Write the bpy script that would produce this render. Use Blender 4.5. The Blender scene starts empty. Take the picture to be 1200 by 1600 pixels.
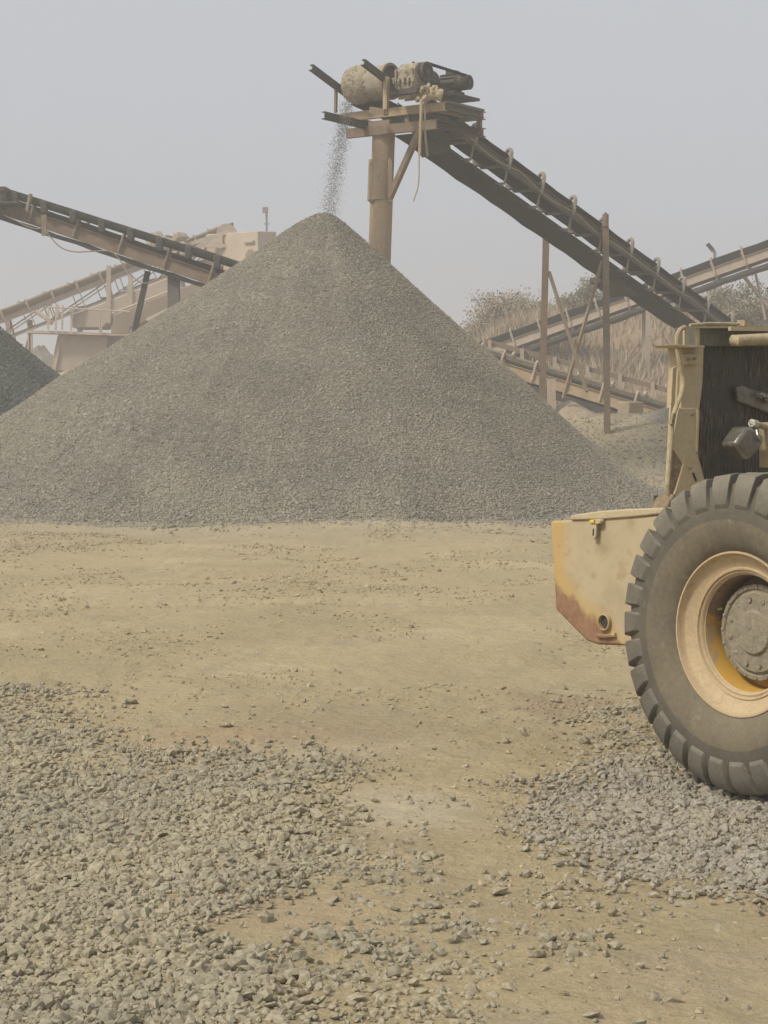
import bpy, math, random
import numpy as np
from mathutils import Vector, Matrix

random.seed(7)
rng = np.random.default_rng(11)
scene = bpy.context.scene
COL = scene.collection

# ------------------------------------------------------------------ camera, sky, sun, exposure
F, HZ, CAMH = 3000.0, 655.0, 1.62          # focal length in photo pixels, horizon row, eye height
PITCH = math.atan((800.0 - HZ) / F)
cam_d = bpy.data.cameras.new('camera')
cam = bpy.data.objects.new('camera', cam_d)
COL.objects.link(cam)
cam_d.sensor_fit = 'VERTICAL'
cam_d.sensor_height = 36.0
cam_d.lens = F / 1600.0 * 36.0
cam_d.clip_start = 0.1
cam_d.clip_end = 3000
cam.location = (0, 0, CAMH)
cam.rotation_euler = (math.radians(90) - PITCH, 0, 0)
scene.camera = cam

SUN_EL, SUN_AZ = math.radians(46), math.radians(236)      # azimuth clockwise from +Y: behind the camera, to the left
world = bpy.data.worlds.new('World')
scene.world = world
world.use_nodes = True
wn, wl = world.node_tree.nodes, world.node_tree.links
bg = wn['Background']
sky = wn.new('ShaderNodeTexSky')
sky.sky_type = 'NISHITA'
sky.sun_disc = False
sky.sun_elevation = SUN_EL
sky.sun_rotation = SUN_AZ
sky.air_density = 1.0
sky.dust_density = 6.0
sky.ozone_density = 1.0
hs = wn.new('ShaderNodeHueSaturation')
hs.inputs['Saturation'].default_value = 0.22
wl.new(sky.outputs[0], hs.inputs['Color'])
mx = wn.new('ShaderNodeMix')
mx.data_type = 'RGBA'
mx.inputs[0].default_value = 0.72
wl.new(hs.outputs[0], mx.inputs[6])
mx.inputs[7].default_value = (4.05, 4.28, 4.68, 1)        # the even grey of a dusty overcast
wl.new(mx.outputs[2], bg.inputs['Color'])
bg.inputs['Strength'].default_value = 0.11

sun_d = bpy.data.lights.new('sun', 'SUN')
sun_d.energy = 2.1
sun_d.angle = math.radians(9)
sun_d.color = (1.0, 0.93, 0.80)
sun = bpy.data.objects.new('sun', sun_d)
COL.objects.link(sun)
sdir = Vector((math.sin(SUN_AZ) * math.cos(SUN_EL), math.cos(SUN_AZ) * math.cos(SUN_EL), math.sin(SUN_EL)))
sun.rotation_euler = sdir.to_track_quat('Z', 'Y').to_euler()
sun.location = sdir * 60
vs = scene.view_settings
vs.view_transform = 'Standard'
vs.look = 'None'
vs.gamma = 1
vs.exposure = 0.40
vs.use_curve_mapping = False
scene.cycles.volume_bounces = 1
scene.cycles.max_bounces = 6

# ------------------------------------------------------------------ pixel <-> world helpers
CAM = Vector((0, 0, CAMH))
FWD = Vector((0, math.cos(PITCH), -math.sin(PITCH)))
UPV = Vector((0, math.sin(PITCH), math.cos(PITCH)))
def ray(px, py):
    return FWD + Vector((1, 0, 0)) * ((px - 600) / F) + UPV * ((800 - py) / F)
def P(px, py, Y):
    d = ray(px, py)
    return CAM + d * (Y / d.y)
def hit(px, py, p0, n):
    d = ray(px, py)
    return CAM + d * ((Vector(p0) - CAM).dot(n) / d.dot(n))
def to_px(x, y, z):
    yy = y * math.cos(PITCH) - (z - CAMH) * math.sin(PITCH)
    zz = y * math.sin(PITCH) + (z - CAMH) * math.cos(PITCH)
    return 600 + F * x / yy, 800 - F * zz / yy

# ------------------------------------------------------------------ noise
def _hash(ix, iy, seed):
    h = (ix.astype(np.int64) * 374761393 + iy.astype(np.int64) * 668265263 + seed * 974634777) & 0xffffffff
    h = ((h ^ (h >> 13)) * 1274126177) & 0xffffffff
    return ((h ^ (h >> 16)) & 0xffff) / 65535.0
def vnoise(x, y, seed=0):
    x, y = np.asarray(x, float), np.asarray(y, float)
    ix, iy = np.floor(x), np.floor(y)
    fx, fy = x - ix, y - iy
    fx, fy = fx * fx * (3 - 2 * fx), fy * fy * (3 - 2 * fy)
    a, b = _hash(ix, iy, seed), _hash(ix + 1, iy, seed)
    c, d = _hash(ix, iy + 1, seed), _hash(ix + 1, iy + 1, seed)
    return (a + (b - a) * fx) * (1 - fy) + (c + (d - c) * fx) * fy - 0.5
def fbm(x, y, seed=0, oct=4):
    v, a = 0, 1.0
    for k in range(oct):
        v = v + a * vnoise(np.asarray(x) * 2 ** k, np.asarray(y) * 2 ** k, seed + k)
        a *= 0.5
    return v
def smooth(t):
    t = np.clip(t, 0, 1)
    return t * t * (3 - 2 * t)

# ------------------------------------------------------------------ mesh building
MAT = {}                                    # world matrix of every object that parents others
class MB:
    def __init__(self):
        self.v, self.f, self.m = [], [], []
        self.s = []
    def add(self, verts, faces, mi=0, sm=False):
        b = len(self.v)
        self.v += [Vector(p) for p in verts]
        self.f += [tuple(b + i for i in f) for f in faces]
        self.m += [mi] * len(faces)
        self.s += [sm] * len(faces)
        return self
    def box(self, c, sx, sy, sz, ax=None, mi=0):
        """box centred on c; ax = three unit axes"""
        a = ax or (Vector((1, 0, 0)), Vector((0, 1, 0)), Vector((0, 0, 1)))
        c = Vector(c)
        vs = [c + a[0] * (sx / 2 * i) + a[1] * (sy / 2 * j) + a[2] * (sz / 2 * k) for i in (-1, 1) for j in (-1, 1) for k in (-1, 1)]
        return self.add(vs, [(0, 1, 3, 2), (4, 6, 7, 5), (0, 4, 5, 1), (2, 3, 7, 6), (0, 2, 6, 4), (1, 5, 7, 3)], mi)
    def frame(self, p0, p1, up=(0, 0, 1)):
        d = (Vector(p1) - Vector(p0))
        L = d.length
        d = d / L
        s = d.cross(Vector(up))
        if s.length < 1e-4:
            s = d.cross(Vector((0, 1, 0)))
        s.normalize()
        u = s.cross(d)
        return d, s, u, L
    def bar(self, p0, p1, w, h, up=(0, 0, 1), mi=0):
        d, s, u, L = self.frame(p0, p1, up)
        return self.box((Vector(p0) + Vector(p1)) / 2, L, w, h, (d, s, u), mi)
    def channel(self, p0, p1, w, h, t=0.012, up=(0, 0, 1), flip=1, mi=0):
        """C section: web plus two flanges opening to the side"""
        d, s, u, L = self.frame(p0, p1, up)
        s = s * flip
        c = (Vector(p0) + Vector(p1)) / 2
        self.box(c - s * (w / 2 - t / 2), L, t, h, (d, s, u), mi)
        self.box(c + u * (h / 2 - t / 2) + s * (t / 2), L, w - t, t, (d, s, u), mi)
        return self.box(c - u * (h / 2 - t / 2) + s * (t / 2), L, w - t, t, (d, s, u), mi)
    def ibeam(self, p0, p1, w, h, t=0.012, up=(0, 0, 1), mi=0):
        d, s, u, L = self.frame(p0, p1, up)
        c = (Vector(p0) + Vector(p1)) / 2
        self.box(c, L, t, h - 2 * t, (d, s, u), mi)
        self.box(c + u * (h / 2 - t / 2), L, w, t, (d, s, u), mi)
        return self.box(c - u * (h / 2 - t / 2), L, w, t, (d, s, u), mi)
    def tube(self, pts, r, n=8, mi=0, cap=True, smooth_path=0, r1=None):
        pts = [Vector(p) for p in pts]
        for _ in range(smooth_path):
            q = [pts[0]]
            for a, b in zip(pts, pts[1:]):
                q += [a * 0.75 + b * 0.25, a * 0.25 + b * 0.75]
            pts = q + [pts[-1]]
        vs, fs = [], []
        prev = None
        for i, p in enumerate(pts):
            t = (pts[min(i + 1, len(pts) - 1)] - pts[max(i - 1, 0)]).normalized()
            if prev is None:
                a = t.orthogonal().normalized()
            else:
                a = (prev - t * prev.dot(t)).normalized()
            prev = a
            b = t.cross(a)
            rr = r if r1 is None else r + (r1 - r) * i / (len(pts) - 1)
            vs += [p + (a * math.cos(2 * math.pi * k / n) + b * math.sin(2 * math.pi * k / n)) * rr for k in range(n)]
        for i in range(len(pts) - 1):
            for k in range(n):
                fs.append((i * n + k, i * n + (k + 1) % n, (i + 1) * n + (k + 1) % n, (i + 1) * n + k))
        self.add(vs, fs, mi, True)
        if cap:
            self.add(vs[:n], [tuple(range(n))[::-1]], mi)
            self.add(vs[-n:], [tuple(range(n))], mi)
        return self
    def lathe(self, prof, o, axis, n=32, mi=0, mis=None, sm=True, jit=0):
        """prof: (distance along axis, radius) pairs"""
        o, ax = Vector(o), Vector(axis).normalized()
        a = ax.orthogonal().normalized() if abs(ax.z) > .9 else ax.cross(Vector((0, 0, 1))).normalized()
        b = ax.cross(a)
        vs = []
        for (h, r) in prof:
            for k in range(n):
                t = 2 * math.pi * k / n
                rr = r * (1 + jit * (random.random() - .5))
                vs.append(o + ax * h + (a * math.cos(t) + b * math.sin(t)) * rr)
        base = len(self.v)
        for i in range(len(prof) - 1):
            fs = [(i * n + k, i * n + (k + 1) % n, (i + 1) * n + (k + 1) % n, (i + 1) * n + k) for k in range(n)]
            if i == 0:
                self.add(vs, fs, mis[i] if mis else mi, sm)
            else:
                self.f += [tuple(base + q for q in f) for f in fs]
                self.m += [mis[i] if mis else mi] * n
                self.s += [sm] * n
        return self
    def prism(self, poly, nv, th, mi=0):
        nv = Vector(nv)
        k = len(poly)
        vs = [Vector(p) for p in poly] + [Vector(p) - nv * th for p in poly]
        fs = [tuple(range(k)), tuple(range(2 * k - 1, k - 1, -1))]
        fs += [(i, k + i, k + (i + 1) % k, (i + 1) % k) for i in range(k)]
        return self.add(vs, fs, mi)
    def build(self, name, mats, parent=None, local=False, bevel=0, loc=None):
        me = bpy.data.meshes.new(name)
        vs = self.v
        if parent is not None and not local and parent.name in MAT:
            inv = MAT[parent.name].inverted()
            vs = [inv @ p for p in vs]
        if loc is not None:
            vs = [p - Vector(loc) for p in vs]
        me.from_pydata([tuple(p) for p in vs], [], self.f)
        for m in (mats if isinstance(mats, (list, tuple)) else [mats]):
            me.materials.append(m)
        me.polygons.foreach_set('material_index', self.m)
        me.polygons.foreach_set('use_smooth', self.s)
        me.update()
        import bmesh
        bm = bmesh.new()
        bm.from_mesh(me)
        bmesh.ops.recalc_face_normals(bm, faces=bm.faces)
        bm.to_mesh(me)
        bm.free()
        me.set_sharp_from_angle(angle=math.radians(38))
        o = bpy.data.objects.new(name, me)
        COL.objects.link(o)
        if loc is not None:
            o.location = loc
        if parent is not None:
            o.parent = parent
            if parent.name in MAT:
                MAT[o.name] = MAT[parent.name]
        if bevel:
            b = o.modifiers.new('bevel', 'BEVEL')
            b.width = bevel
            b.segments = 2
            b.limit_method = 'ANGLE'
        return o

def tag(o, label, cat, group=None, kind=None):
    if label: o['label'] = label
    if cat: o['category'] = cat
    if group: o['group'] = group
    if kind: o['kind'] = kind
    return o
def thing(name, label, cat, loc=(0, 0, 0), M=None, group=None):
    o = bpy.data.objects.new(name, None)
    COL.objects.link(o)
    o.empty_display_size = 0.3
    M = M or Matrix.Translation(Vector(loc))
    o.matrix_world = M
    MAT[o.name] = M
    return tag(o, label, cat, group)

def fast_mesh(name, V, Fc, mat, parent=None, tint=None, smooth_=False):
    """V (n,3), Fc (m,k) numpy arrays"""
    me = bpy.data.meshes.new(name)
    n, (m, k) = len(V), Fc.shape
    me.vertices.add(n)
    me.vertices.foreach_set('co', V.astype(np.float32).ravel())
    me.loops.add(m * k)
    me.loops.foreach_set('vertex_index', Fc.astype(np.int32).ravel())
    me.polygons.add(m)
    me.polygons.foreach_set('loop_start', np.arange(0, m * k, k, dtype=np.int32))
    me.polygons.foreach_set('use_smooth', np.full(m, smooth_, dtype=bool))
    if tint is not None:
        at = me.attributes.new('tint', 'FLOAT', 'POINT')
        at.data.foreach_set('value', tint.astype(np.float32))
    me.materials.append(mat)
    me.update(calc_edges=True)
    o = bpy.data.objects.new(name, me)
    COL.objects.link(o)
    if parent is not None:
        o.parent = parent
        if parent.name in MAT:
            l = MAT[parent.name].to_translation()
            o.location = (-l.x, -l.y, -l.z)
    return o

_t = (1 + 5 ** .5) / 2
ICO_V = np.array([(-1, _t, 0), (1, _t, 0), (-1, -_t, 0), (1, -_t, 0), (0, -1, _t), (0, 1, _t), (0, -1, -_t), (0, 1, -_t), (_t, 0, -1), (_t, 0, 1), (-_t, 0, -1), (-_t, 0, 1)]) / math.sqrt(1 + _t * _t)
ICO_F = np.array([(0, 11, 5), (0, 5, 1), (0, 1, 7), (0, 7, 10), (0, 10, 11), (1, 5, 9), (5, 11, 4), (11, 10, 2), (10, 7, 6), (7, 1, 8), (3, 9, 4), (3, 4, 2), (3, 2, 6), (3, 6, 8), (3, 8, 9), (4, 9, 5), (2, 4, 11), (6, 2, 10), (8, 6, 7), (9, 8, 1)])
OCT_V = np.array([(1, 0, 0), (-1, 0, 0), (0, 1, 0), (0, -1, 0), (0, 0, 1), (0, 0, -1)], float)
OCT_F = np.array([(0, 2, 4), (2, 1, 4), (1, 3, 4), (3, 0, 4), (2, 0, 5), (1, 2, 5), (3, 1, 5), (0, 3, 5)])
def stones(name, pos, size, tint, mat, parent=None, ico=True, jit=.3, normals=None):
    BV, BF = (ICO_V, ICO_F) if ico else (OCT_V, OCT_F)
    N, nv = len(pos), len(BV)
    q = rng.normal(size=(N, 4))
    q /= np.linalg.norm(q, axis=1, keepdims=True)
    w, x, y, z = q.T
    R = np.stack([1 - 2 * (y * y + z * z), 2 * (x * y - z * w), 2 * (x * z + y * w), 2 * (x * y + z * w), 1 - 2 * (x * x + z * z), 2 * (y * z - x * w), 2 * (x * z - y * w), 2 * (y * z + x * w), 1 - 2 * (x * x + y * y)], 1).reshape(N, 3, 3)
    sc = size[:, None] * np.stack([rng.uniform(.8, 1.45, N), rng.uniform(.65, 1.1, N), rng.uniform(.45, .85, N)], 1) * .5
    V = BV[None] * (1 + jit * rng.uniform(-1, 1, (N, nv, 1))) * sc[:, None, :]
    V = np.einsum('nij,nkj->nki', R, V)
    V[:, :, 2] *= .8
    V = V + pos[:, None, :]
    Fc = (BF[None] + (np.arange(N) * nv)[:, None, None]).reshape(-1, 3)
    return fast_mesh(name, V.reshape(-1, 3), Fc, mat, parent, np.repeat(tint, nv))

# ------------------------------------------------------------------ materials
def newmat(name):
    m = bpy.data.materials.new(name)
    m.use_nodes = True
    nt = m.node_tree
    return m, nt.nodes, nt.links, nt.nodes['Principled BSDF']
def rgb(c):
    return (c[0], c[1], c[2], 1)
def ramp(N, stops):
    r = N.new('ShaderNodeValToRGB')
    e = r.color_ramp.elements
    while len(e) < len(stops):
        e.new(.5)
    for el, (p, c) in zip(e, stops):
        el.position = p
        el.color = rgb(c)
    return r
def noise(N, Lk, vec, scale, detail=4, rough=.55, dist=0):
    n = N.new('ShaderNodeTexNoise')
    n.inputs['Scale'].default_value = scale
    n.inputs['Detail'].default_value = detail
    n.inputs['Roughness'].default_value = rough
    n.inputs['Distortion'].default_value = dist
    if vec is not None:
        Lk.new(vec, n.inputs['Vector'])
    return n
def mixc(N, Lk, fac, a, b):
    m = N.new('ShaderNodeMix')
    m.data_type = 'RGBA'
    for sock, val in ((0, fac), (6, a), (7, b)):
        if isinstance(val, (int, float)):
            m.inputs[sock].default_value = val
        elif isinstance(val, (tuple, list)):
            m.inputs[sock].default_value = rgb(val)
        else:
            Lk.new(val, m.inputs[sock])
    return m.outputs[2]
def maprange(N, Lk, val, a, b, c=0, d=1):
    r = N.new('ShaderNodeMapRange')
    r.interpolation_type = 'SMOOTHSTEP'
    Lk.new(val, r.inputs[0])
    for i, v in enumerate((a, b, c, d)):
        r.inputs[i + 1].default_value = v
    return r.outputs[0]
def bump(N, Lk, h, strength, dist=.01, prev=None):
    b = N.new('ShaderNodeBump')
    b.inputs['Strength'].default_value = strength
    b.inputs['Distance'].default_value = dist
    Lk.new(h, b.inputs['Height'])
    if prev is not None:
        Lk.new(prev, b.inputs['Normal'])
    return b.outputs[0]

def weathered(name, main, second, third=None, scale=3.0, rough=.8, dust=None, dust_amt=.6, bumps=.3, fine=40, metal=0.0, spec=.3, stretch=None, cut=(.42, .62), cut3=(.58, .68), fv=(.72, 1.28)):
    """painted or bare steel with patches of a second and third colour and dust lying on upward faces"""
    m, N, Lk, B = newmat(name)
    tc = N.new('ShaderNodeTexCoord')
    vec = tc.outputs['Object']
    if stretch:
        mp = N.new('ShaderNodeMapping')
        mp.inputs['Scale'].default_value = stretch
        Lk.new(vec, mp.inputs[0])
        vec = mp.outputs[0]
    n1 = noise(N, Lk, vec, scale, 8, .65, .3)
    col = mixc(N, Lk, maprange(N, Lk, n1.outputs[0], *cut), main, second)
    n2 = noise(N, Lk, vec, scale * 2.7, 8, .7, .6)
    if third:
        col = mixc(N, Lk, maprange(N, Lk, n2.outputs[0], *cut3), col, third)
    nf = noise(N, Lk, tc.outputs['Object'], fine, 4, .7)
    dk = N.new('ShaderNodeHueSaturation')
    Lk.new(col, dk.inputs['Color'])
    Lk.new(maprange(N, Lk, nf.outputs[0], .25, .75, *fv), dk.inputs['Value'])
    col = dk.outputs[0]
    if dust:
        g = N.new('ShaderNodeNewGeometry')
        sx = N.new('ShaderNodeSeparateXYZ')
        Lk.new(g.outputs['Normal'], sx.inputs[0])
        a = N.new('ShaderNodeMath')
        a.operation = 'ADD'
        Lk.new(sx.outputs[2], a.inputs[0])
        s = N.new('ShaderNodeMath')
        s.operation = 'MULTIPLY_ADD'
        Lk.new(n2.outputs[0], s.inputs[0])
        s.inputs[1].default_value = 1.4
        s.inputs[2].default_value = -.7
        Lk.new(s.outputs[0], a.inputs[1])
        col = mixc(N, Lk, maprange(N, Lk, a.outputs[0], -.15, .9, dust_amt * .25, dust_amt), col, dust)
    Lk.new(col, B.inputs['Base Color'])
    B.inputs['Roughness'].default_value = rough
    B.inputs['Metallic'].default_value = metal
    B.inputs['Specular IOR Level'].default_value = spec
    nb = bump(N, Lk, nf.outputs[0], bumps, .004)
    nb = bump(N, Lk, n1.outputs[0], bumps * .6, .02, nb)
    Lk.new(nb, B.inputs['Normal'])
    return m

DUST = (.40, .325, .215)
def ground_mat():
    m, N, Lk, B = newmat('packed_dirt')
    g = N.new('ShaderNodeNewGeometry')
    pos = g.outputs['Position']
    n1 = noise(N, Lk, pos, .55, 6, .6, .4)
    r1 = ramp(N, [(.30, (.36, .295, .178)), (.45, (.408, .332, .196)), (.58, (.45, .363, .216)), (.72, (.51, .415, .26))])
    Lk.new(n1.outputs[0], r1.inputs[0])
    n2 = noise(N, Lk, pos, 2.3, 8, .65, .5)
    col = mixc(N, Lk, maprange(N, Lk, n2.outputs[0], .50, .72, 0, .55), r1.outputs[0], (.325, .285, .205))
    n3 = noise(N, Lk, pos, 1.1, 5, .6, 1.0)
    col = mixc(N, Lk, maprange(N, Lk, n3.outputs[0], .56, .72, 0, .5), col, (.42, .315, .215))
    def patch(col, cx, cy, rx, ry, c, amt):
        d = N.new('ShaderNodeVectorMath')
        d.operation = 'SUBTRACT'
        Lk.new(pos, d.inputs[0])
        d.inputs[1].default_value = (cx, cy, 0)
        e = N.new('ShaderNodeVectorMath')
        e.operation = 'MULTIPLY'
        Lk.new(d.outputs[0], e.inputs[0])
        e.inputs[1].default_value = (1 / rx, 1 / ry, 0)
        l = N.new('ShaderNodeVectorMath')
        l.operation = 'LENGTH'
        Lk.new(e.outputs[0], l.inputs[0])
        q = N.new('ShaderNodeMath')
        q.operation = 'MULTIPLY_ADD'
        Lk.new(n2.outputs[0], q.inputs[0])
        q.inputs[1].default_value = 1.6
        Lk.new(l.outputs['Value'], q.inputs[2])
        return mixc(N, Lk, maprange(N, Lk, q.outputs[0], 1.0, 1.9, amt, 0), col, c)
    col = patch(col, .10, 8.0, .42, .55, (.50, .43, .30), .9)          # pale sand
    col = patch(col, -.25, 9.5, .9, .5, (.47, .385, .25), .7)
    col = patch(col, -.75, 9.9, 1.0, .5, (.41, .295, .185), .6)        # reddish clay
    col = patch(col, 1.2, 10.9, .6, .7, (.34, .245, .155), .7)
    col = patch(col, -.30, 6.15, .42, .40, (.45, .35, .22), .8)
    col = patch(col, .95, 5.6, .5, .5, (.44, .355, .235), .6)
    # crusher fines: greyer towards the heap, and brown cut earth on the far bank
    sx = N.new('ShaderNodeSeparateXYZ')
    Lk.new(pos, sx.inputs[0])
    ad = N.new('ShaderNodeMath')
    ad.operation = 'MULTIPLY_ADD'
    Lk.new(n2.outputs[0], ad.inputs[0])
    ad.inputs[1].default_value = 9
    Lk.new(sx.outputs[1], ad.inputs[2])
    col = mixc(N, Lk, maprange(N, Lk, ad.outputs[0], 27, 35, 0, .45), col, (.33, .29, .215))
    col = mixc(N, Lk, maprange(N, Lk, ad.outputs[0], 43, 62, 0, .8), col, (.30, .205, .13))
    nf = noise(N, Lk, pos, 38, 6, .75)
    nf2 = noise(N, Lk, pos, 140, 3, .7)
    hv = N.new('ShaderNodeHueSaturation')
    Lk.new(col, hv.inputs['Color'])
    Lk.new(maprange(N, Lk, nf.outputs[0], .25, .75, .86, 1.14), hv.inputs['Value'])
    Lk.new(hv.outputs[0], B.inputs['Base Color'])
    B.inputs['Roughness'].default_value = .95
    B.inputs['Specular IOR Level'].default_value = .1
    nb = bump(N, Lk, nf.outputs[0], .8, .02)
    nb = bump(N, Lk, nf2.outputs[0], .5, .006, nb)
    n5 = noise(N, Lk, pos, 9, 5, .6)
    nb = bump(N, Lk, n5.outputs[0], .6, .05, nb)
    Lk.new(nb, B.inputs['Normal'])
    return m
def stone_mat(name, stops, dust, amt=.5, lift=(.8, 1.2), lo=0):
    m, N, Lk, B = newmat(name)
    at = N.new('ShaderNodeAttribute')
    at.attribute_name = 'tint'
    r = ramp(N, stops)
    Lk.new(at.outputs['Fac'], r.inputs[0])
    g = N.new('ShaderNodeNewGeometry')
    n1 = noise(N, Lk, g.outputs['Position'], .9, 4, .6, .4)
    n2 = noise(N, Lk, g.outputs['Position'], 70, 3, .6)
    col = mixc(N, Lk, maprange(N, Lk, n1.outputs[0], .38, .62, lo, amt), r.outputs[0], dust)
    hv = N.new('ShaderNodeHueSaturation')
    Lk.new(col, hv.inputs['Color'])
    Lk.new(maprange(N, Lk, n2.outputs[0], .3, .7, *lift), hv.inputs['Value'])
    Lk.new(hv.outputs[0], B.inputs['Base Color'])
    B.inputs['Roughness'].default_value = .9
    B.inputs['Specular IOR Level'].default_value = .2
    Lk.new(bump(N, Lk, n2.outputs[0], .35, .004), B.inputs['Normal'])
    return m
def heap_mat(name, a, b, c):
    m, N, Lk, B = newmat(name)
    g = N.new('ShaderNodeNewGeometry')
    pos = g.outputs['Position']
    v = N.new('ShaderNodeTexVoronoi')
    v.inputs['Scale'].default_value = 17
    Lk.new(pos, v.inputs['Vector'])
    r = ramp(N, [(0, a), (.5, b), (1, c)])
    sp = N.new('ShaderNodeSeparateColor')
    Lk.new(v.outputs['Color'], sp.inputs[0])
    Lk.new(sp.outputs[0], r.inputs[0])
    n1 = noise(N, Lk, pos, .45, 5, .6, .5)
    hv = N.new('ShaderNodeHueSaturation')
    Lk.new(r.outputs[0], hv.inputs['Color'])
    Lk.new(maprange(N, Lk, n1.outputs[0], .35, .65, .85, 1.15), hv.inputs['Value'])
    Lk.new(hv.outputs[0], B.inputs['Base Color'])
    B.inputs['Roughness'].default_value = .95
    B.inputs['Specular IOR Level'].default_value = .15
    Lk.new(bump(N, Lk, v.outputs['Distance'], 1.0, .05), B.inputs['Normal'])
    return m
def leaf_mat(name, stops):
    m, N, Lk, B = newmat(name)
    at = N.new('ShaderNodeAttribute')
    at.attribute_name = 'tint'
    r = ramp(N, stops)
    Lk.new(at.outputs['Fac'], r.inputs[0])
    Lk.new(r.outputs[0], B.inputs['Base Color'])
    B.inputs['Roughness'].default_value = .8
    B.inputs['Specular IOR Level'].default_value = .2
    return m

M_GROUND = ground_mat()
M_STONE = stone_mat('crushed_stone', [(0, (.17, .158, .125)), (.4, (.235, .218, .168)), (.75, (.285, .26, .195)), (1, (.34, .31, .235))], (.352, .303, .205), .85, lo=.42)
M_STONE_FRESH = stone_mat('fresh_blue_grey_stone', [(0, (.19, .175, .15)), (.5, (.265, .245, .208)), (1, (.345, .318, .268))], (.345, .298, .21), .65, lo=.3)
M_CRUMB = stone_mat('dirt_crumbs', [(0, (.265, .22, .142)), (.5, (.35, .288, .183)), (1, (.43, .355, .225))], (.385, .315, .195), .7, lo=.2)
M_HEAP = heap_mat('heaped_gravel', (.178, .166, .138), (.222, .206, .168), (.28, .258, .208))
M_HEAP_ST = stone_mat('heap_surface_stone', [(0, (.188, .171, .138)), (.5, (.25, .229, .183)), (1, (.312, .283, .224))], (.305, .27, .203), .7)
M_DARK = heap_mat('dark_gravel', (.07, .078, .07), (.095, .105, .092), (.135, .145, .125))
M_DARK_ST = stone_mat('dark_heap_stone', [(0, (.06, .066, .06)), (.5, (.10, .11, .096)), (1, (.17, .18, .155))], (.12, .125, .105), .5)
M_FALL = stone_mat('falling_stone', [(0, (.18, .18, .178)), (1, (.36, .35, .33))], (.2, .2, .19), .2)
M_TANSTEEL = weathered('dusty_tan_steel', (.37, .285, .165), (.30, .215, .125), (.20, .125, .075), 2.2, .85, DUST, .55)
M_RUST = weathered('rusty_steel', (.18, .128, .088), (.145, .102, .07), (.25, .19, .125), 2.5, .88, DUST, .35)
M_COLUMN = weathered('dusty_brown_pipe', (.315, .235, .155), (.275, .20, .13), (.20, .14, .095), 1.3, .85, DUST, .4, stretch=(1, 1, .25))
M_GREYSTEEL = weathered('grey_brown_steel', (.125, .12, .105), (.10, .096, .085), (.165, .15, .12), 2.5, .85, DUST, .22)
M_DARKSTEEL = weathered('dark_steel', (.03, .03, .029), (.042, .04, .036), (.065, .058, .047), 3, .75, DUST, .14)
M_BELT = weathered('black_rubber_belt', (.014, .0145, .014), (.02, .02, .019), (.032, .031, .028), 4, .9, (.22, .195, .15), .06, spec=.12)
M_DIRTYBELT = weathered('dusty_belt', (.06, .054, .045), (.09, .078, .06), (.16, .13, .095), 4, .9, DUST, .4)
M_RETURN = weathered('underside_belt', (.024, .024, .024), (.031, .031, .03), (.042, .04, .037), 1.6, .9, None, 0, spec=.12)
M_ROLLER = weathered('worn_roller_steel', (.25, .23, .20), (.18, .16, .13), (.13, .11, .085), 6, .6, DUST, .25)
M_PINK = weathered('dusty_hazed_pink_steel', (.40, .335, .265), (.35, .29, .225), (.285, .225, .17), 1.5, .9, (.42, .32, .23), .6)  # colour paled and greyed to stand in for haze over the plant
M_PALE = weathered('haze_paled_dusty_steel', (.47, .39, .295), (.41, .335, .25), (.345, .27, .20), 1.2, .9, (.46, .36, .26), .6)  # dusty steel, lightened further in its colour to suggest haze
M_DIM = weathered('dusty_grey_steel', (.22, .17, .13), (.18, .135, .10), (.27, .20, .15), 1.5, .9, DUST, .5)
M_CAKED = weathered('stone_caked_lagging', (.24, .215, .165), (.30, .26, .185), (.17, .155, .125), 7, .95, DUST, .5, bumps=.9, fine=25)
M_GEAR = weathered('oily_gearbox_paint', (.31, .265, .18), (.20, .175, .125), (.055, .05, .042), 5, .7, DUST, .4, cut3=(.48, .6))
M_ROPE = weathered('dusty_rope', (.33, .27, .18), (.26, .21, .14), None, 9, .95, None)
# loader paints
M_LTAN = weathered('dusty_loader_paint', (.465, .38, .235), (.41, .335, .21), (.33, .25, .155), 3.0, .7, DUST, .45, bumps=.1, fine=60, fv=(.88, 1.12), spec=.35, cut=(.45, .65), cut3=(.62, .75))
M_LGREY = weathered('grey_green_radiator_tank', (.085, .09, .072), (.105, .105, .08), (.14, .125, .085), 8, .7, DUST, .3)
M_TYRE = weathered('dusty_tyre_rubber', (.105, .093, .072), (.085, .077, .061), (.135, .116, .085), 5, .9, (.22, .19, .135), .35, bumps=.25, fine=70, fv=(.88, 1.12))
M_TYREWALL = weathered('dust_coated_sidewall', (.165, .138, .094), (.132, .114, .082), (.205, .17, .115), 5, .92, (.24, .20, .135), .25, bumps=.2, fine=55, fv=(.84, 1.16))
M_LUG = weathered('tyre_lug_rubber', (.125, .113, .091), (.10, .092, .076), (.155, .137, .107), 6, .9, (.27, .24, .18), .5, bumps=.25, fine=80, fv=(.8, 1.2))
M_RIM = weathered('sandy_rim_paint', (.50, .375, .225), (.455, .345, .205), (.40, .295, .18), 5, .75, DUST, .3, bumps=.12, fine=60, fv=(.87, 1.13))
M_RIMIN = weathered('rusty_rim_well', (.16, .095, .055), (.20, .12, .07), (.30, .18, .08), 6, .85, None, bumps=.2)
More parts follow.
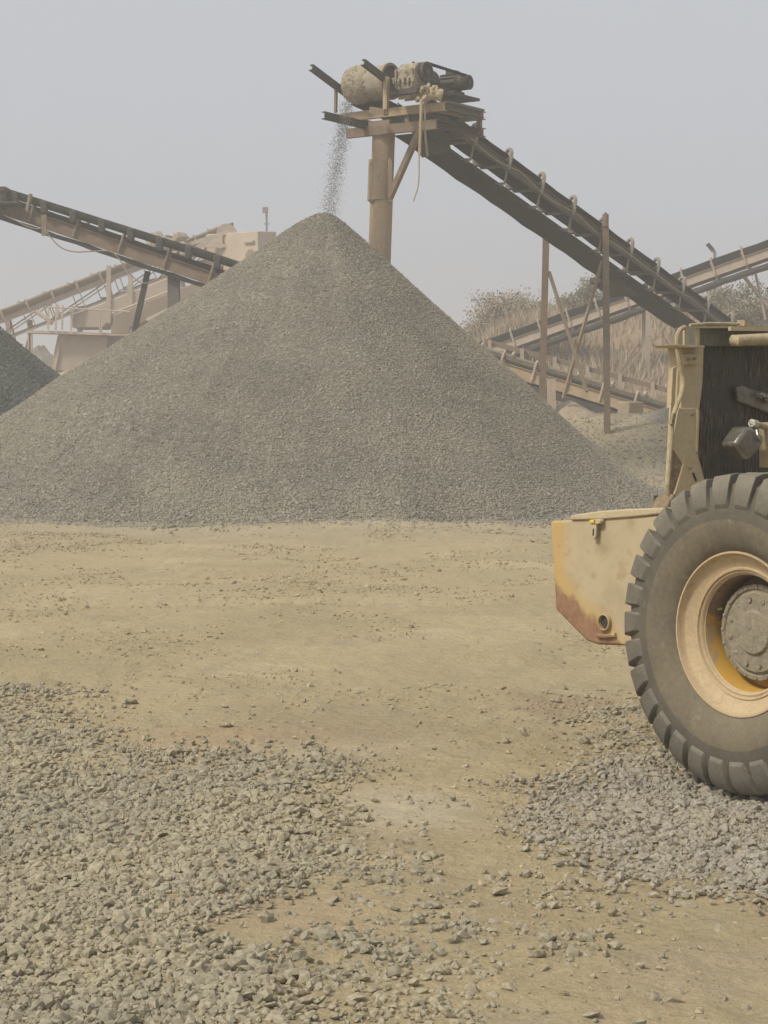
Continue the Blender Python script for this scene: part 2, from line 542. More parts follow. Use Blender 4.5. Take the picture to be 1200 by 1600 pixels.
def well_mat():
    m, N, Lk, B = newmat('rim_well_yellow_paint_and_brown')
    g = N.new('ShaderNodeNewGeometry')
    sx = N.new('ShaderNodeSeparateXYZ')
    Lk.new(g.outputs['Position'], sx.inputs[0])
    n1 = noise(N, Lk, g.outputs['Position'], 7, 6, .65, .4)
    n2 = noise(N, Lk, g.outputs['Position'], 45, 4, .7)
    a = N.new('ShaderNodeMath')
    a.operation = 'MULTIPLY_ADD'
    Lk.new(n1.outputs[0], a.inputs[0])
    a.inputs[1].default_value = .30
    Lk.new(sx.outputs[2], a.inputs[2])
    brown_tone = mixc(N, Lk, maprange(N, Lk, n2.outputs[0], .35, .65), (.17, .105, .06), (.24, .155, .09))
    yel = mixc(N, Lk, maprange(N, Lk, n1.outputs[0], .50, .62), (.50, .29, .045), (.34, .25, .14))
    col = mixc(N, Lk, maprange(N, Lk, a.outputs[0], .865, .90), yel, brown_tone)  # yellow low in the well, darker brown above a noisy height line
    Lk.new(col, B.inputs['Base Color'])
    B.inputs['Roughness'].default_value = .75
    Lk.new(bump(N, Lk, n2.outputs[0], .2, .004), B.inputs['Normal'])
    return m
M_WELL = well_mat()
M_YELLOW = weathered('worn_yellow_paint', (.50, .27, .045), (.44, .27, .085), (.33, .235, .13), 8, .7, DUST, .2, bumps=.15, cut=(.5, .6), cut3=(.55, .65))
M_MUD = weathered('dried_brown_mud', (.24, .185, .115), (.19, .145, .09), (.30, .235, .145), 8, .95, None, bumps=.4)
M_HUB = weathered('mud_caked_hub', (.235, .205, .15), (.19, .17, .13), (.30, .25, .17), 11, .85, DUST, .4, bumps=.8, fine=45)
M_STEELBRIGHT = weathered('bare_bright_steel', (.42, .40, .36), (.32, .30, .26), (.2, .18, .15), 9, .35, None, metal=.7, bumps=.05)
M_CAN = weathered('oily_metal_tank', (.20, .185, .155), (.12, .11, .09), (.27, .25, .21), 5, .38, None, metal=.55, bumps=.08)
M_WHITE = weathered('off_white_cap', (.55, .51, .42), (.46, .42, .33), None, 9, .6, None)
M_HOSE = weathered('dusty_hose', (.40, .325, .20), (.34, .27, .165), (.27, .20, .12), 8, .85, DUST, .3)
M_CONC = weathered('dusty_concrete', (.30, .245, .175), (.25, .20, .14), None, 3, .95, DUST, .5)
M_LAMP = weathered('galvanised_pole', (.25, .23, .20), (.20, .18, .15), None, 3, .7, None)
M_PANEL = weathered('solar_panel', (.05, .055, .07), (.07, .07, .08), None, 3, .4, None)

def core_mat():
    m, N, Lk, B = newmat('oily_radiator_fins')
    tc = N.new('ShaderNodeTexCoord')
    mp = N.new('ShaderNodeMapping')
    mp.inputs['Scale'].default_value = (1, 1, .11)
    Lk.new(tc.outputs['Object'], mp.inputs[0])
    n1 = noise(N, Lk, mp.outputs[0], 120, 4, .7)
    n2 = noise(N, Lk, tc.outputs['Object'], 6, 6, .65, .5)
    n3 = noise(N, Lk, tc.outputs['Object'], 160, 3, .7)
    r = ramp(N, [(.36, (.007, .006, .005)), (.48, (.035, .028, .022)), (.62, (.135, .105, .078))])
    Lk.new(n1.outputs[0], r.inputs[0])
    col = mixc(N, Lk, maprange(N, Lk, n2.outputs[0], .45, .68), r.outputs[0], (.022, .02, .017))
    col = mixc(N, Lk, maprange(N, Lk, n3.outputs[0], .58, .72, 0, .6), col, (.16, .12, .08))
    Lk.new(col, B.inputs['Base Color'])
    Lk.new(maprange(N, Lk, n2.outputs[0], .5, .7, .8, .42), B.inputs['Roughness'])
    Lk.new(bump(N, Lk, n1.outputs[0], .8, .006), B.inputs['Normal'])
    return m
M_CORE = core_mat()

# ------------------------------------------------------------------ ground
POLY_L = [(-80, 1080), (40, 1085), (105, 1108), (150, 1150), (235, 1186), (330, 1190), (450, 1192), (515, 1205), (510, 1232), (478, 1262), (455, 1310), (425, 1370), (385, 1395), (355, 1425), (330, 1432), (300, 1470), (330, 1500), (400, 1520), (430, 1560), (520, 1580), (560, 1700), (-120, 1700)]
POLY_R = [(835, 1300), (860, 1255), (930, 1205), (1010, 1178), (1080, 1205), (1150, 1240), (1400, 1260), (1400, 1400), (1120, 1375), (1040, 1372), (960, 1350), (880, 1330)]
POLY_C = [(480, 1310), (560, 1290), (640, 1330), (640, 1400), (520, 1400), (470, 1390)]
POLY_B = [(545, 1500), (600, 1468), (660, 1490), (720, 1560), (760, 1700), (520, 1700)]
POLY_D = [(600, 1420), (820, 1370), (960, 1390), (1000, 1480), (900, 1560), (760, 1560), (650, 1480)]
POLY_W = [(930, 1080), (1010, 1080), (1080, 1180), (1180, 1240), (1000, 1200), (900, 1200)]
def inpoly(x, y, poly):
    r = np.zeros(np.shape(x), bool)
    j = len(poly) - 1
    for i in range(len(poly)):
        xi, yi = poly[i]
        xj, yj = poly[j]
        c = ((yi > y) != (yj > y)) & (x < (xj - xi) * (y - yi) / ((yj - yi) if yj != yi else 1e-9) + xi)
        r ^= c
        j = i
    return r
def gravel_density(x, y, jx=0, jy=0):
    """how thickly the ground is strewn: left patch, right patch, everything else"""
    px, py = to_px(x, y, 0)
    wx = px + 85 * fbm(x * 2.2, y * 2.2, 31, 4) + jx
    wy = py + 50 * fbm(x * 2.2, y * 2.2, 57, 4) + jy
    L = inpoly(wx, wy, POLY_L).astype(float)
    R = inpoly(wx, wy, POLY_R).astype(float)
    O = np.maximum(inpoly(wx, wy, POLY_C) * .35, np.maximum(inpoly(wx, wy, POLY_B) * .6, np.maximum(inpoly(wx, wy, POLY_D) * .08, inpoly(wx, wy, POLY_W) * .3)))
    return L, R, O
def terrain(x, y, fine=True):
    x, y = np.asarray(x, float), np.asarray(y, float)
    z = 1.75 * smooth((y - 37.2) / 6.5) + 1.3 * smooth((y - 55) / 30)
    hill = smooth((x - .6 - (y - 60) * .02) / 4.2) * smooth((y - 57) / 15) * (2.55 + .015 * np.clip(x, 0, 40) + .9 * fbm(x * .22, y * .22, 3, 4))
    z = z + hill + smooth((y - 45) / 20) * .35 * fbm(x * .4, y * .4, 5, 4)
    z = z + smooth((y - 100) / 300) * 3.0
    near = smooth((38 - y) / 6)
    z = z + near * (.10 * fbm(x * .35, y * .25, 8, 3) + .035 * fbm(x * 1.6, y * 1.6, 9, 3))
    if fine:
        z = z + near * (.018 * fbm(x * 9, y * 9, 12, 3))
    for y0, a_, ph in ((10.6, .16, .3), (12.5, .16, .5), (16.5, -.10, 1.2), (18.6, -.10, 1.5)):
        d = y - (y0 + a_ * x + .35 * np.sin(.45 * x + ph))
        am = near * np.clip(.6 + 1.1 * fbm(x * .5, y * .3, 71, 3), 0, 1.2)
        z = z + am * (-.030 * np.exp(-(d / .2) ** 2) + .016 * np.exp(-((np.abs(d) - .36) / .12) ** 2)) + am * .006 * np.sin(x * 34 + np.sign(d) * d * 9) * np.exp(-(d / .2) ** 2)
    # low windrow of spilt fines along the foot of the heap
    z = z + .09 * np.exp(-((y - 28.7 - .25 * fbm(x * .6, y * 0, 4, 3)) / .5) ** 2) * (.6 + fbm(x * .9, y, 14, 3))
    return z
def axis_pts(segs):
    out = [segs[0][0]]
    for a, b, st in segs:
        k = max(1, int(round((b - a) / st)))
        out += list(np.linspace(a, b, k + 1)[1:])
    return np.array(out)
gx = axis_pts([(-600, -200, 40), (-200, -60, 10), (-60, -20, 2), (-20, -8, .5), (-8, -3, .2), (-3, 3, .035), (3, 8, .2), (8, 30, .6), (30, 60, 2), (60, 200, 10), (200, 600, 40)])
gy = axis_pts([(-60, 0, 5), (0, 4.6, .4), (4.6, 10, .035), (10, 16, .07), (16, 32, .2), (32, 90, .6), (90, 150, 4), (150, 400, 20), (400, 1500, 100)])
GX, GY = np.meshgrid(gx, gy)
GZ = terrain(GX, GY)
Lm, Rm, Om = gravel_density(GX, GY)
GZ = GZ + .007 * (Lm + Rm) * (GY > 4) * (GY < 14)
GV = np.stack([GX, GY, GZ], -1).reshape(-1, 3)
nxg = len(gx)
ii = (np.arange(len(gy) - 1)[:, None] * nxg + np.arange(nxg - 1)[None]).ravel()
GF = np.stack([ii, ii + 1, ii + nxg + 1, ii + nxg], 1)
ground = fast_mesh('ground', GV, GF, M_GROUND, smooth_=True)
tag(ground, None, None, kind='structure')

# ------------------------------------------------------------------ gravel heaps
def heap(apex, Rdir, prof_round, label, name, mat, mat_st, n_st, size, seed, stone_arc, foot=.06):
    """cone of tipped gravel; Rdir(theta) = foot radius in that direction (theta 0 = +x, counter-clockwise)"""
    ax, ay, az = apex
    root_loc = Vector((ax, ay, 0))
    def zf(rho, th, R):
        t = rho / R
        k0 = prof_round * .6                                                          # rounded tip
        base = az - (np.sqrt(k0 * k0 + (az * t * (1 + k0 / az)) ** 2) - k0) - az * .042 * np.sin(np.pi * np.clip(t, 0, 1))
        base = base + az * foot * .5 * np.sin(np.clip((t - .55) / .6, 0, 1) * np.pi) * -1    # slightly hollow foot
        lob = .16 * fbm(np.cos(th) * 2.2 + 5, np.sin(th) * 2.2 + t * .7, seed, 3) + .10 * fbm(np.cos(th) * rho * .5, np.sin(th) * rho * .5, seed + 9, 4)
        return base + (lob + .085 * fbm(th * 5, t * 1.3, seed + 50, 3)) * np.clip(rho / 1.5, 0, 1)
    nt, nr = 220, 90
    th = np.linspace(0, 2 * np.pi, nt, endpoint=False)
    tt = np.linspace(0, 1.06, nr)
    TH, TT = np.meshgrid(th, tt)
    R = Rdir(TH)
    RHO = TT * R
    Z = zf(RHO, TH, R)
    V = np.stack([ax + RHO * np.cos(TH), ay + RHO * np.sin(TH), Z], -1).reshape(-1, 3)
    a = np.arange(nr - 1)[:, None] * nt
    k = np.arange(nt)[None]
    Fc = np.stack([a + k, a + (k + 1) % nt, a + nt + (k + 1) % nt, a + nt + k], -1).reshape(-1, 4)
    body = fast_mesh(name, V - np.array(root_loc), Fc, mat, smooth_=True)
    body.location = root_loc
    MAT[body.name] = Matrix.Translation(root_loc)
    tag(body, label, 'gravel pile')
    th = rng.uniform(stone_arc[0], stone_arc[1], n_st)
    R = Rdir(th)
    t = np.sqrt(rng.uniform(0, 1.07, n_st))
    nx = n_st // 28
    t[:nx] = 1.0 + rng.exponential(.045, nx)
    # stones rolled past the foot thin out
    rho = t * R
    z = np.maximum(zf(rho, th, R), 0)
    x, y = ax + rho * np.cos(th), ay + rho * np.sin(th)
    z = np.maximum(z, terrain(x, y, False)) + size * .1
    sz = size * rng.lognormal(0, .28, n_st) * (.85 + .5 * np.clip(t, 0, 1) ** 5)
    ti = np.clip(.5 + (rng.beta(2, 2, n_st) - .5) * .75 + .55 * fbm(th * 4.5, t * 1.6, seed + 30, 4), 0, 1)
    s = stones('surface_stones', np.stack([x, y, z], 1), sz, ti, mat_st, body, ico=False, jit=.25)
    s['kind'] = 'stuff'
    return body

PD = 36.5
AP = P(507, 333, PD)
def R_main(th):
    c, s = np.cos(th), np.sin(th)
    rx = np.where(c > 0, 6.75, 9.1)
    ry = np.where(s > 0, 6.2, 7.25)
    return 1 / np.sqrt((c / rx) ** 2 + (s / ry) ** 2)
heap((AP.x, AP.y, AP.z), R_main, .46, 'tall grey gravel cone in the middle of the yard under the falling stones', 'gravel_pile', M_HEAP, M_HEAP_ST, 225000, .037, 21, (np.pi * .93, np.pi * 2.12))
DA = P(-95, 445, 47)
heap((DA.x, DA.y, DA.z), lambda th: 0 * th + 6.6, .3, 'dark greenish gravel heap cut off by the edge behind the tall grey cone', 'gravel_pile', M_DARK, M_DARK_ST, 30000, .07, 40, (np.pi * 1.2, np.pi * 2.15))

# ------------------------------------------------------------------ loose gravel on the yard
def scatter(n, y0, y1, k):
    """n points over the visible wedge of ground"""
    u = rng.uniform(0, 1, n)
    y = np.sqrt(y0 ** 2 + u * (y1 ** 2 - y0 ** 2))
    x = rng.uniform(-k, k, n) * y
    return x, y
N = 215000
x, y = scatter(N, 4.6, 11.8, .27)
Ld, Rd, Od = gravel_density(x, y, rng.normal(0, 45, N), rng.normal(0, 24, N))
u = rng.uniform(0, 1, N)
clump = np.clip(.5 + 1.3 * fbm(x * 5, y * 5, 77, 3), 0, 1)
keepL = (Ld > 0) & (u < (.50 + .5 * clump) * (1 - .5 * smooth((y - 7.3) / 2.2)))
keepR = (Rd > 0) & (Ld == 0) & (u < .35 + .45 * clump)
keepO = (Ld == 0) & (Rd == 0) & (u < Od * (.3 + clump))
spr = (Ld == 0) & (Rd == 0) & (u > 1 - .012 * clump ** 2 * 2)
gz = terrain(x, y) + .007 * (Ld + Rd)
def put(mask, name, mat, med, sig, label):
    n = int(mask.sum())
    sz = np.clip(med * rng.lognormal(0, sig, n), .008, .065)
    pos = np.stack([x[mask], y[mask], gz[mask] + sz * rng.uniform(-.16, .28, n)], 1)
    o = stones(name, pos, sz, np.clip(rng.beta(2.2, 2.2, n), 0, 1), mat, jit=.33)
    return tag(o, label, 'gravel', kind='stuff')
put(keepL, 'loose_gravel', M_STONE, .0222, .42, 'dusty crushed stone strewn thickly over the near left of the yard')
put(keepR, 'loose_gravel', M_STONE_FRESH, .0235, .36, 'bluish grey crushed stone strewn beside the loader tyre')
put(keepO | spr, 'loose_gravel', M_STONE, .022, .42, 'scattered single stones half sunk in the packed dirt')
N = 60000
x, y = scatter(N, 4.6, 30, .235)
u = rng.uniform(0, 1, N)
cl = np.clip(.35 + 1.6 * fbm(x * 1.3, y * .9, 91, 5), 0, 1)
keep = (u < cl ** 2 * 1.3)
gz = terrain(x, y)
n = int(keep.sum())
yk = y[keep]
sz = np.clip(rng.lognormal(math.log(.011), .5, n) * (.6 + yk / 16), .004, .07)
pos = np.stack([x[keep], yk, gz[keep] + sz * .1], 1)
tag(stones('dirt_crumbs', pos, sz, rng.uniform(0, 1, n), M_CRUMB, ico=False), 'crumbs of dirt and stone chips over the packed yard', 'dirt', kind='stuff')

n = 7000
x = rng.normal(5.2, 1.7, n)
y = rng.normal(39.5, 2.0, n)
sz = .036 * rng.lognormal(0, .4, n)
tag(stones('loose_gravel', np.stack([x, y, terrain(x, y) + sz * .1], 1), sz, rng.beta(2, 2, n), M_HEAP_ST, ico=False), 'brownish stones strewn on the slope behind the cone and the trestle', 'gravel', kind='stuff')

# ------------------------------------------------------------------ belt conveyors
def conv_matrix(head, tail):
    u = (tail - head).normalized()
    v = u.cross(Vector((0, 0, 1))).normalized()
    if v.y > 0:
        v = -v
    w = u.cross(v)
    if w.z < 0:
        w = -w
    M = Matrix((u, v, w)).transposed().to_4x4()
    M.translation = head
    return M
def dup(o, parent, loc):
    c = o.copy()
    COL.objects.link(c)
    c.parent = parent
    c.location = loc
    for ch in list(o.children):
        g = ch.copy()
        COL.objects.link(g)
        g.parent = c
    return c
def conveyor(name, label, head, tail, hw, st_h, spacing, first, m_st, m_belt, m_ret, drop=.36, belt_h=.26, lattice=0, m_br=None, thick=.02, st_w=.07, ret=.8, ret_th=.016, bd=1.2, hook=.05):
    """head, tail: centre line at stringer height. Local axes: x head to tail, y towards the viewer, z up"""
    m_br = m_br or M_ROLLER
    M = conv_matrix(head, tail)
    root = thing(name, label, 'conveyor', M=M)
    L = (tail - head).length
    for sgn in (1, -1):
        b = MB()
        b.channel((0, sgn * hw, 0), (L, sgn * hw, 0), st_w, st_h, .012, flip=-1 if sgn > 0 else 1)
        b.build('stringer', m_st, root, local=True)
    def strip(sec, th, sag, z0):
        n = max(2, int(L / spacing) * 3)
        vs, fs = [], []
        k = len(sec)
        for i in range(n + 1):
            xx = L * i / n
            dz = -sag * abs(math.sin(math.pi * (xx - first) / spacing)) + .008 * math.sin(xx * 2.3)
            vs += [(xx, yy, zz + z0 + dz) for yy, zz in sec] + [(xx, yy, zz + z0 + dz - th) for yy, zz in sec]
        for i in range(n):
            a, c = i * 2 * k, (i + 1) * 2 * k
            for j in range(k - 1):
                fs.append((a + j, a + j + 1, c + j + 1, c + j))
                fs.append((a + k + j, c + k + j, c + k + j + 1, a + k + j + 1))
            fs.append((a, c, c + k, a + k))
            fs.append((a + k - 1, a + 2 * k - 1, c + 2 * k - 1, c + k - 1))
        return MB().add(vs, fs)
    strip([(-hw * .97, belt_h), (-hw * .55, belt_h * .42), (hw * .55, belt_h * .42), (hw * .97, belt_h)], thick, .015, 0).build('belt', m_belt, root, local=True)
    strip([(-hw * ret, 0), (hw * ret, 0)], ret_th, .03, -drop).build('return_belt', m_ret, root, local=True)
    # one idler set, copied along the frame
    b = MB()
    for sgn in (1, -1):
        b.tube([(0, sgn * (hw + .01), -st_h * .3), (0, sgn * (hw + .03), belt_h * .75), (0, sgn * (hw + .02), belt_h + hook), (0, sgn * (hw * .86), belt_h + hook + .03), (0, sgn * (hw * .72), belt_h + hook - .06)], .034 + .2 * (hook - .05), 6, smooth_path=1)
        b.bar((0, sgn * (hw - .02), -st_h * .45), (0, sgn * (hw - .02), -drop + .05), .03, .04)
    b.bar((0, -hw, st_h * .5 + .012), (0, hw, st_h * .5 + .012), .08, .02)
    idl = b.build('idler', m_br, root, local=True)
    rolls = [((.03, sgn * hw * .93, belt_h - thick - .035), (.03, sgn * hw * .55, belt_h * .42 - thick - .035), .05) for sgn in (1, -1)]
    rolls += [((.03, -hw * .5, belt_h * .42 - thick - .04), (.03, hw * .5, belt_h * .42 - thick - .04), .035), ((0, -hw * .85, -drop + .055), (0, hw * .85, -drop + .055), .04)]
    for q0, q1, rr in rolls:
        MB().tube([q0, q1], rr, 10).build('roller', m_br, idl, local=True)
    n = int((L - first) / spacing) + 1
    idl.location = (first, 0, 0)
    for i in range(1, n):
        dup(idl, root, (first + i * spacing + .02 * math.sin(i * 5.1), 0, 0))
    if lattice:
        b = MB()
        for sgn in (1, -1):
            yy = sgn * (hw - .02)
            b.bar((0, yy, -lattice), (L, yy, -lattice), .06, .08)
            k = int(L / (spacing * 2.6))
            for i in range(k):
                x0, x1 = L * i / k, L * (i + 1) / k
                b.bar((x0, yy, -st_h * .5), (x1, yy, -lattice), .035, .05)
                b.bar((x1, yy, -lattice), (x1, yy, -st_h * .5), .035, .05)
        b.build('lattice_truss', m_st, root, local=True)
    return root, M, L

def gz_at(p):
    return float(terrain(p.x, p.y, False))
# main stacker: near stringer runs from (714,203) to (1127,501) in the photograph
nd_head, nd_tail = P(706, 197, 37.3), P(1127, 503, 46.3)
ud = (nd_tail - nd_head).normalized()
nlat = Vector((ud.y, -ud.x, 0)).normalized()          # sideways, towards the viewer
dd = Vector((ud.x, ud.y, 0)).normalized()             # along the belt, level
HWM = .42
h0 = nd_head - nlat * HWM - ud * .75
t0 = nd_tail - nlat * HWM + ud * 4.2
stack, SM, SL = conveyor('stacker_conveyor', 'high grey brown conveyor with a motor on its head dropping stones on the cone', h0, t0, HWM, .17, 1.27, 1.55, M_GREYSTEEL, M_BELT, M_RETURN, drop=.42, ret=.78, hook=.10)
# dark pan under the head end of the belt
b = MB()
pan = [P(650, 193, 36.9), P(690, 190, 36.9), P(706, 236, 37.2), P(662, 246, 37.1)]
b.prism(pan, nlat, .05)
b.build('skirt_plate', M_DARKSTEEL, stack)
# power cable clipped along the stringer
b = MB()
pts = []
for i in range(40):
    s = i / 39
    p = nd_head.lerp(nd_tail, s) + nlat * .05 + Vector((0, 0, .02 - .07 * abs(math.sin(s * 15)) + .03 * math.sin(s * 37)))
    pts.append(p)
b.tube(pts, .014, 6)
b.build('power_cable', M_ROPE, stack)
tl = SM @ Vector((SL - .3, 0, 0))
for sg in (-1, 1):
    q = tl + nlat * HWM * sg
    MB().bar(q, Vector((q.x, q.y, gz_at(q) - .3)), .12, .12, up=(0, 1, 0)).build('tail_leg', M_RUST, stack)
MB().tube([tl - nlat * .45 + Vector((0, 0, .02)), tl + nlat * .45 + Vector((0, 0, .02))], .22, 16).build('tail_drum', M_DARKSTEEL, stack)
# splice box half way
b = MB()
c = P(990, 452, 44.0)
b.box(P(985, 447, 43.3) - nlat * .4, 1.0, .75, .12, (ud, nlat, ud.cross(nlat) * -1))
b.build('splice_plate', M_DARKSTEEL, stack)

# --- head frame: A-B faces the viewer, B-C runs away along the belt
zt = P(697, 166, 36.1).z
A0, B0 = P(527, 176, 37.55), P(697, 166, 36.1)
def lev(p, z):
    return Vector((p.x, p.y, z))
A0, B0 = lev(A0, zt), lev(B0, zt)
fa = (B0 - A0).normalized()                            # along the front beam
fd = Vector((-fa.y, fa.x, 0))                          # away from the viewer
C0, D0 = B0 + fd * 1.35, A0 + fd * 1.35
def cb(p0, p1, w, h, m, name='frame_beam', flip=1, parent=None):
    return MB().channel(p0, p1, w, h, .014, flip=flip).build(name, m, parent or stack)
cb(A0, B0, .10, .16, M_TANSTEEL, flip=-1)
cb(D0 + fa * .9, C0, .10, .15, M_TANSTEEL, flip=-1)
cb(B0 + fd * .02 - fa * .05 + Vector((0, 0, .02)), C0 - fa * .05 + Vector((0, 0, .02)), .10, .13, M_GREYSTEEL)
cb(A0 + fd * .05 + fa * .05, D0 + fa * .05, .10, .14, M_RUST)
cb(A0 + fd * .05 + fa * 1.15, D0 + fa * 1.15, .08, .12, M_GREYSTEEL)
cb(B0 + fd * .05 - fa * .42 + Vector((0, 0, .03)), C0 - fa * .42 + Vector((0, 0, .03)), .08, .10, M_TANSTEEL)
zl = P(683, 194, 36.2).z
A1, B1 = lev(P(543, 204, 37.4), zl), lev(P(684, 194, 36.2), zl)
cb(A1, B1, .10, .18, M_RUST, flip=-1)
cb(lev(D0, zl) + fa * 1.2, lev(C0, zl), .10, .16, M_RUST, flip=-1)
cb(B1 + fd * .05 - fa * .03, lev(C0, zl) - fa * .1 - fd * .05, .10, .14, M_DARKSTEEL)
for q in (C0 - fa * .12, D0 + fa * 1.5, B0 - fa * .9 + fd * .05):
    MB().bar(lev(q, zl + .07), lev(q, zt - .07), .09, .07, up=fd).build('frame_post', M_RUST, stack)
# rim lying on the platform: thin deck planks
b = MB()
b.bar(B0 + Vector((0, 0, .105)) - fa * .08 + fd * .06, C0 + Vector((0, 0, .105)) - fa * .08, .16, .03)
b.bar(B0 + Vector((0, 0, .105)) - fa * .36 + fd * .06, C0 + Vector((0, 0, .105)) - fa * .36, .12, .03)
b.build('deck_plank', M_GREYSTEEL, stack)
# dark chute body between the upper and lower frames
b = MB()
b.box(P(640, 188, 36.95), .95, .5, .30, (fa, fd, Vector((0, 0, 1))))
b.build('chute_body', M_DARKSTEEL, stack, bevel=.03)
# drive drum
dc = P(578.5, 131, 36.95)
dr = MB()
dr.lathe([(-.50, .0), (-.50, .20), (-.47, .30), (-.40, .345), (-.28, .36), (-.14, .355), (-.02, .335), (.03, .292), (.08, .30), (.10, .322), (.2, .322), (.34, .316), (.44, .318)], dc, fa, 36, 0, jit=.035)
dr.lathe([(.44, .318), (.44, .345), (.50, .345), (.50, .295)], dc, fa, 36, 1)
dr.lathe([(.50, .295), (.45, .285), (.45, .0)], dc, fa, 36, 2)
drum = dr.build('drive_drum', [M_CAKED, M_DIM, M_DARKSTEEL], stack)
MB().tube([dc + fa * .45, dc + fa * 1.15], .05, 12).build('shaft', M_DIM, drum)
n = 700
hh = rng.beta(1.3, 2.2, n) * .85 - .47
tt = rng.uniform(0, 2 * np.pi, n)
av, bv = np.array(fa.cross(Vector((0, 0, 1)))), np.array((0, 0, 1.0))
rr_ = np.interp(hh, [-.5, -.47, -.40, -.28, -.14, .03, .4], [.2, .3, .345, .36, .355, .30, .31])
pp = np.array(dc) + hh[:, None] * np.array(fa) + rr_[:, None] * (np.cos(tt)[:, None] * av + np.sin(tt)[:, None] * bv)
cs_ = stones('caked_stones', pp, rng.uniform(.018, .046, n), rng.uniform(.1, .9, n), M_STONE)
cs_.parent = drum
cs_.matrix_parent_inverse = SM.inverted()
cs_['kind'] = 'stuff'
# belt wrapping off the drum on to the conveyor
b = MB()
b.prism([dc - fa * .45 + Vector((0, 0, -.33)) , dc + fa * .40 + Vector((0, 0, -.33)), nd_head + ud * .6 - nlat * .1, nd_head + ud * .6 - nlat * .8], Vector((0, 0, 1)), .03)
b.build('belt_return', M_BELT, stack)
# lip of gravel spilling off the drum edge
# gearbox with chamfered top, in line with the drum
gc = P(645, 124, 36.35)
gb = MB()
sec = [(-.30, -.22), (.30, -.22), (.34, .02), (.26, .19), (.08, .27), (-.16, .27), (-.30, .14)]
gb.prism([gc + fa * .24 + fd * a + Vector((0, 0, b_)) for a, b_ in sec], fa, .40, 0)
gb.prism([gc + fa * -.22 + fd * a * .45 + Vector((0, 0, b_ * .45 - .06)) for a, b_ in sec], fa, .20, 0)
for k in range(2):
    gb.box(gc + fa * (-.16 + k * .36) + Vector((0, 0, -.03)), .04, .69, .36, (fa, fd, Vector((0, 0, 1))), 0)
gb.box(gc + Vector((0, 0, -.27)), .60, .62, .10, (fa, fd, Vector((0, 0, 1))), 1)
gb.tube([gc + fd * .02 + Vector((0, 0, .26)), gc + fd * .02 + Vector((0, 0, .33))], .03, 8, 1)
for k in range(5):
    gb.box(gc - fd * .33 + fa * (-.2 + .11 * k) + Vector((0, 0, -.06 - .03 * (k % 2))), .05, .06, .12, (fa, fd, Vector((0, 0, 1))), 0)
gear = gb.build('gearbox', [M_GEAR, M_DARKSTEEL], stack, bevel=.015)
def pulley(c, r, w, parent, name='pulley'):
    p = MB()
    p.lathe([(-w, 0), (-w, r), (-w * .5, r), (-w * .3, r * .9), (0, r * .9), (w * .2, r), (w * .6, r), (w * .6, r * .78), (w * .25, r * .7), (w * .25, r * .42), (w * .7, r * .38), (w * .7, 0)], c, fa, 28)
    return p.build(name, M_DARKSTEEL, parent)
p1, p2 = P(664, 113, 36.2), P(729, 129, 37.2)
pulley(p1, .19, .11, gear)
q_ = p1 - fa * .12 + fd * .34 + Vector((0, 0, -.14))
hsg = MB()
hsg.lathe([(-.2, 0), (-.2, .19), (-.14, .22), (.1, .22), (.14, .16), (.14, 0)], q_, fa, 20)
hsg.box(q_ + Vector((0, 0, -.16)), .34, .5, .14, (fa, fd, Vector((0, 0, 1))))
hsg.box(q_ + fd * .3 + Vector((0, 0, -.1)), .28, .3, .2, (fa, fd, Vector((0, 0, 1))))
hsg.build('gear_housing', M_DARKSTEEL, gear, bevel=.015)
mo = MB()
mo.lathe([(-.62, 0), (-.62, .12), (-.58, .15), (-.56, .17), (-.18, .17), (-.16, .14), (-.10, .12), (-.10, 0)], p2, fa, 20)
for k in range(12):
    t = 2 * math.pi * k / 12
    a = fd * math.cos(t) + Vector((0, 0, 1)) * math.sin(t)
    mo.box(p2 - fa * .37 + a * .18, .36, .012, .05, (fa, fa.cross(a), a))
mo.box(p2 - fa * .37 + Vector((0, 0, -.2)), .42, .36, .10, (fa, fd, Vector((0, 0, 1))))
mo.box(p2 - fa * .32 + Vector((0, 0, .2)), .2, .18, .1, (fa, fd, Vector((0, 0, 1))))
motor = mo.build('motor', M_DARKSTEEL, stack)
pulley(p2, .14, .12, motor)
MB().bar(p2 - fa * .6 + Vector((0, 0, -.28)), p2 + fa * .05 + Vector((0, 0, -.28)), .8, .05).build('motor_base', M_DARKSTEEL, motor)
b = MB()
du = (p2 - p1).normalized()
dn = du.cross(fa).normalized()
if dn.z < 0:
    dn = -dn
for off in (-.05, .0, .04):
    b.tube([p1 + dn * .185 + fa * off, p2 + dn * .13 + fa * off], .016, 6)
    b.tube([p1 - dn * .185 + fa * off, p2 - dn * .13 + fa * off], .016, 6)
b.build('drive_belt', M_BELT, stack)
# gearbox pedestal, a caked lump of spilt grease and dust
b = MB()
b.ibeam(P(637, 140, 36.3), P(637, 156, 36.3), .26, .24, .03, up=fd)
b.build('pedestal', M_TANSTEEL, stack)
n = 60
tt = rng.uniform(0, 1, (n, 3)) - .5
lump = np.array(P(664, 146, 36.15)) + tt[:, :1] * np.array(fa) * .62 + tt[:, 1:2] * np.array(fd) * .4 + np.array((0, 0, 1)) * (tt[:, 2:3] * .22 - .02)
lo = stones('caked_dust', lump, rng.uniform(.08, .2, n), rng.uniform(.3, 1, n), M_CRUMB)
lo.parent = stack
lo.matrix_parent_inverse = SM.inverted()
lo['kind'] = 'stuff'
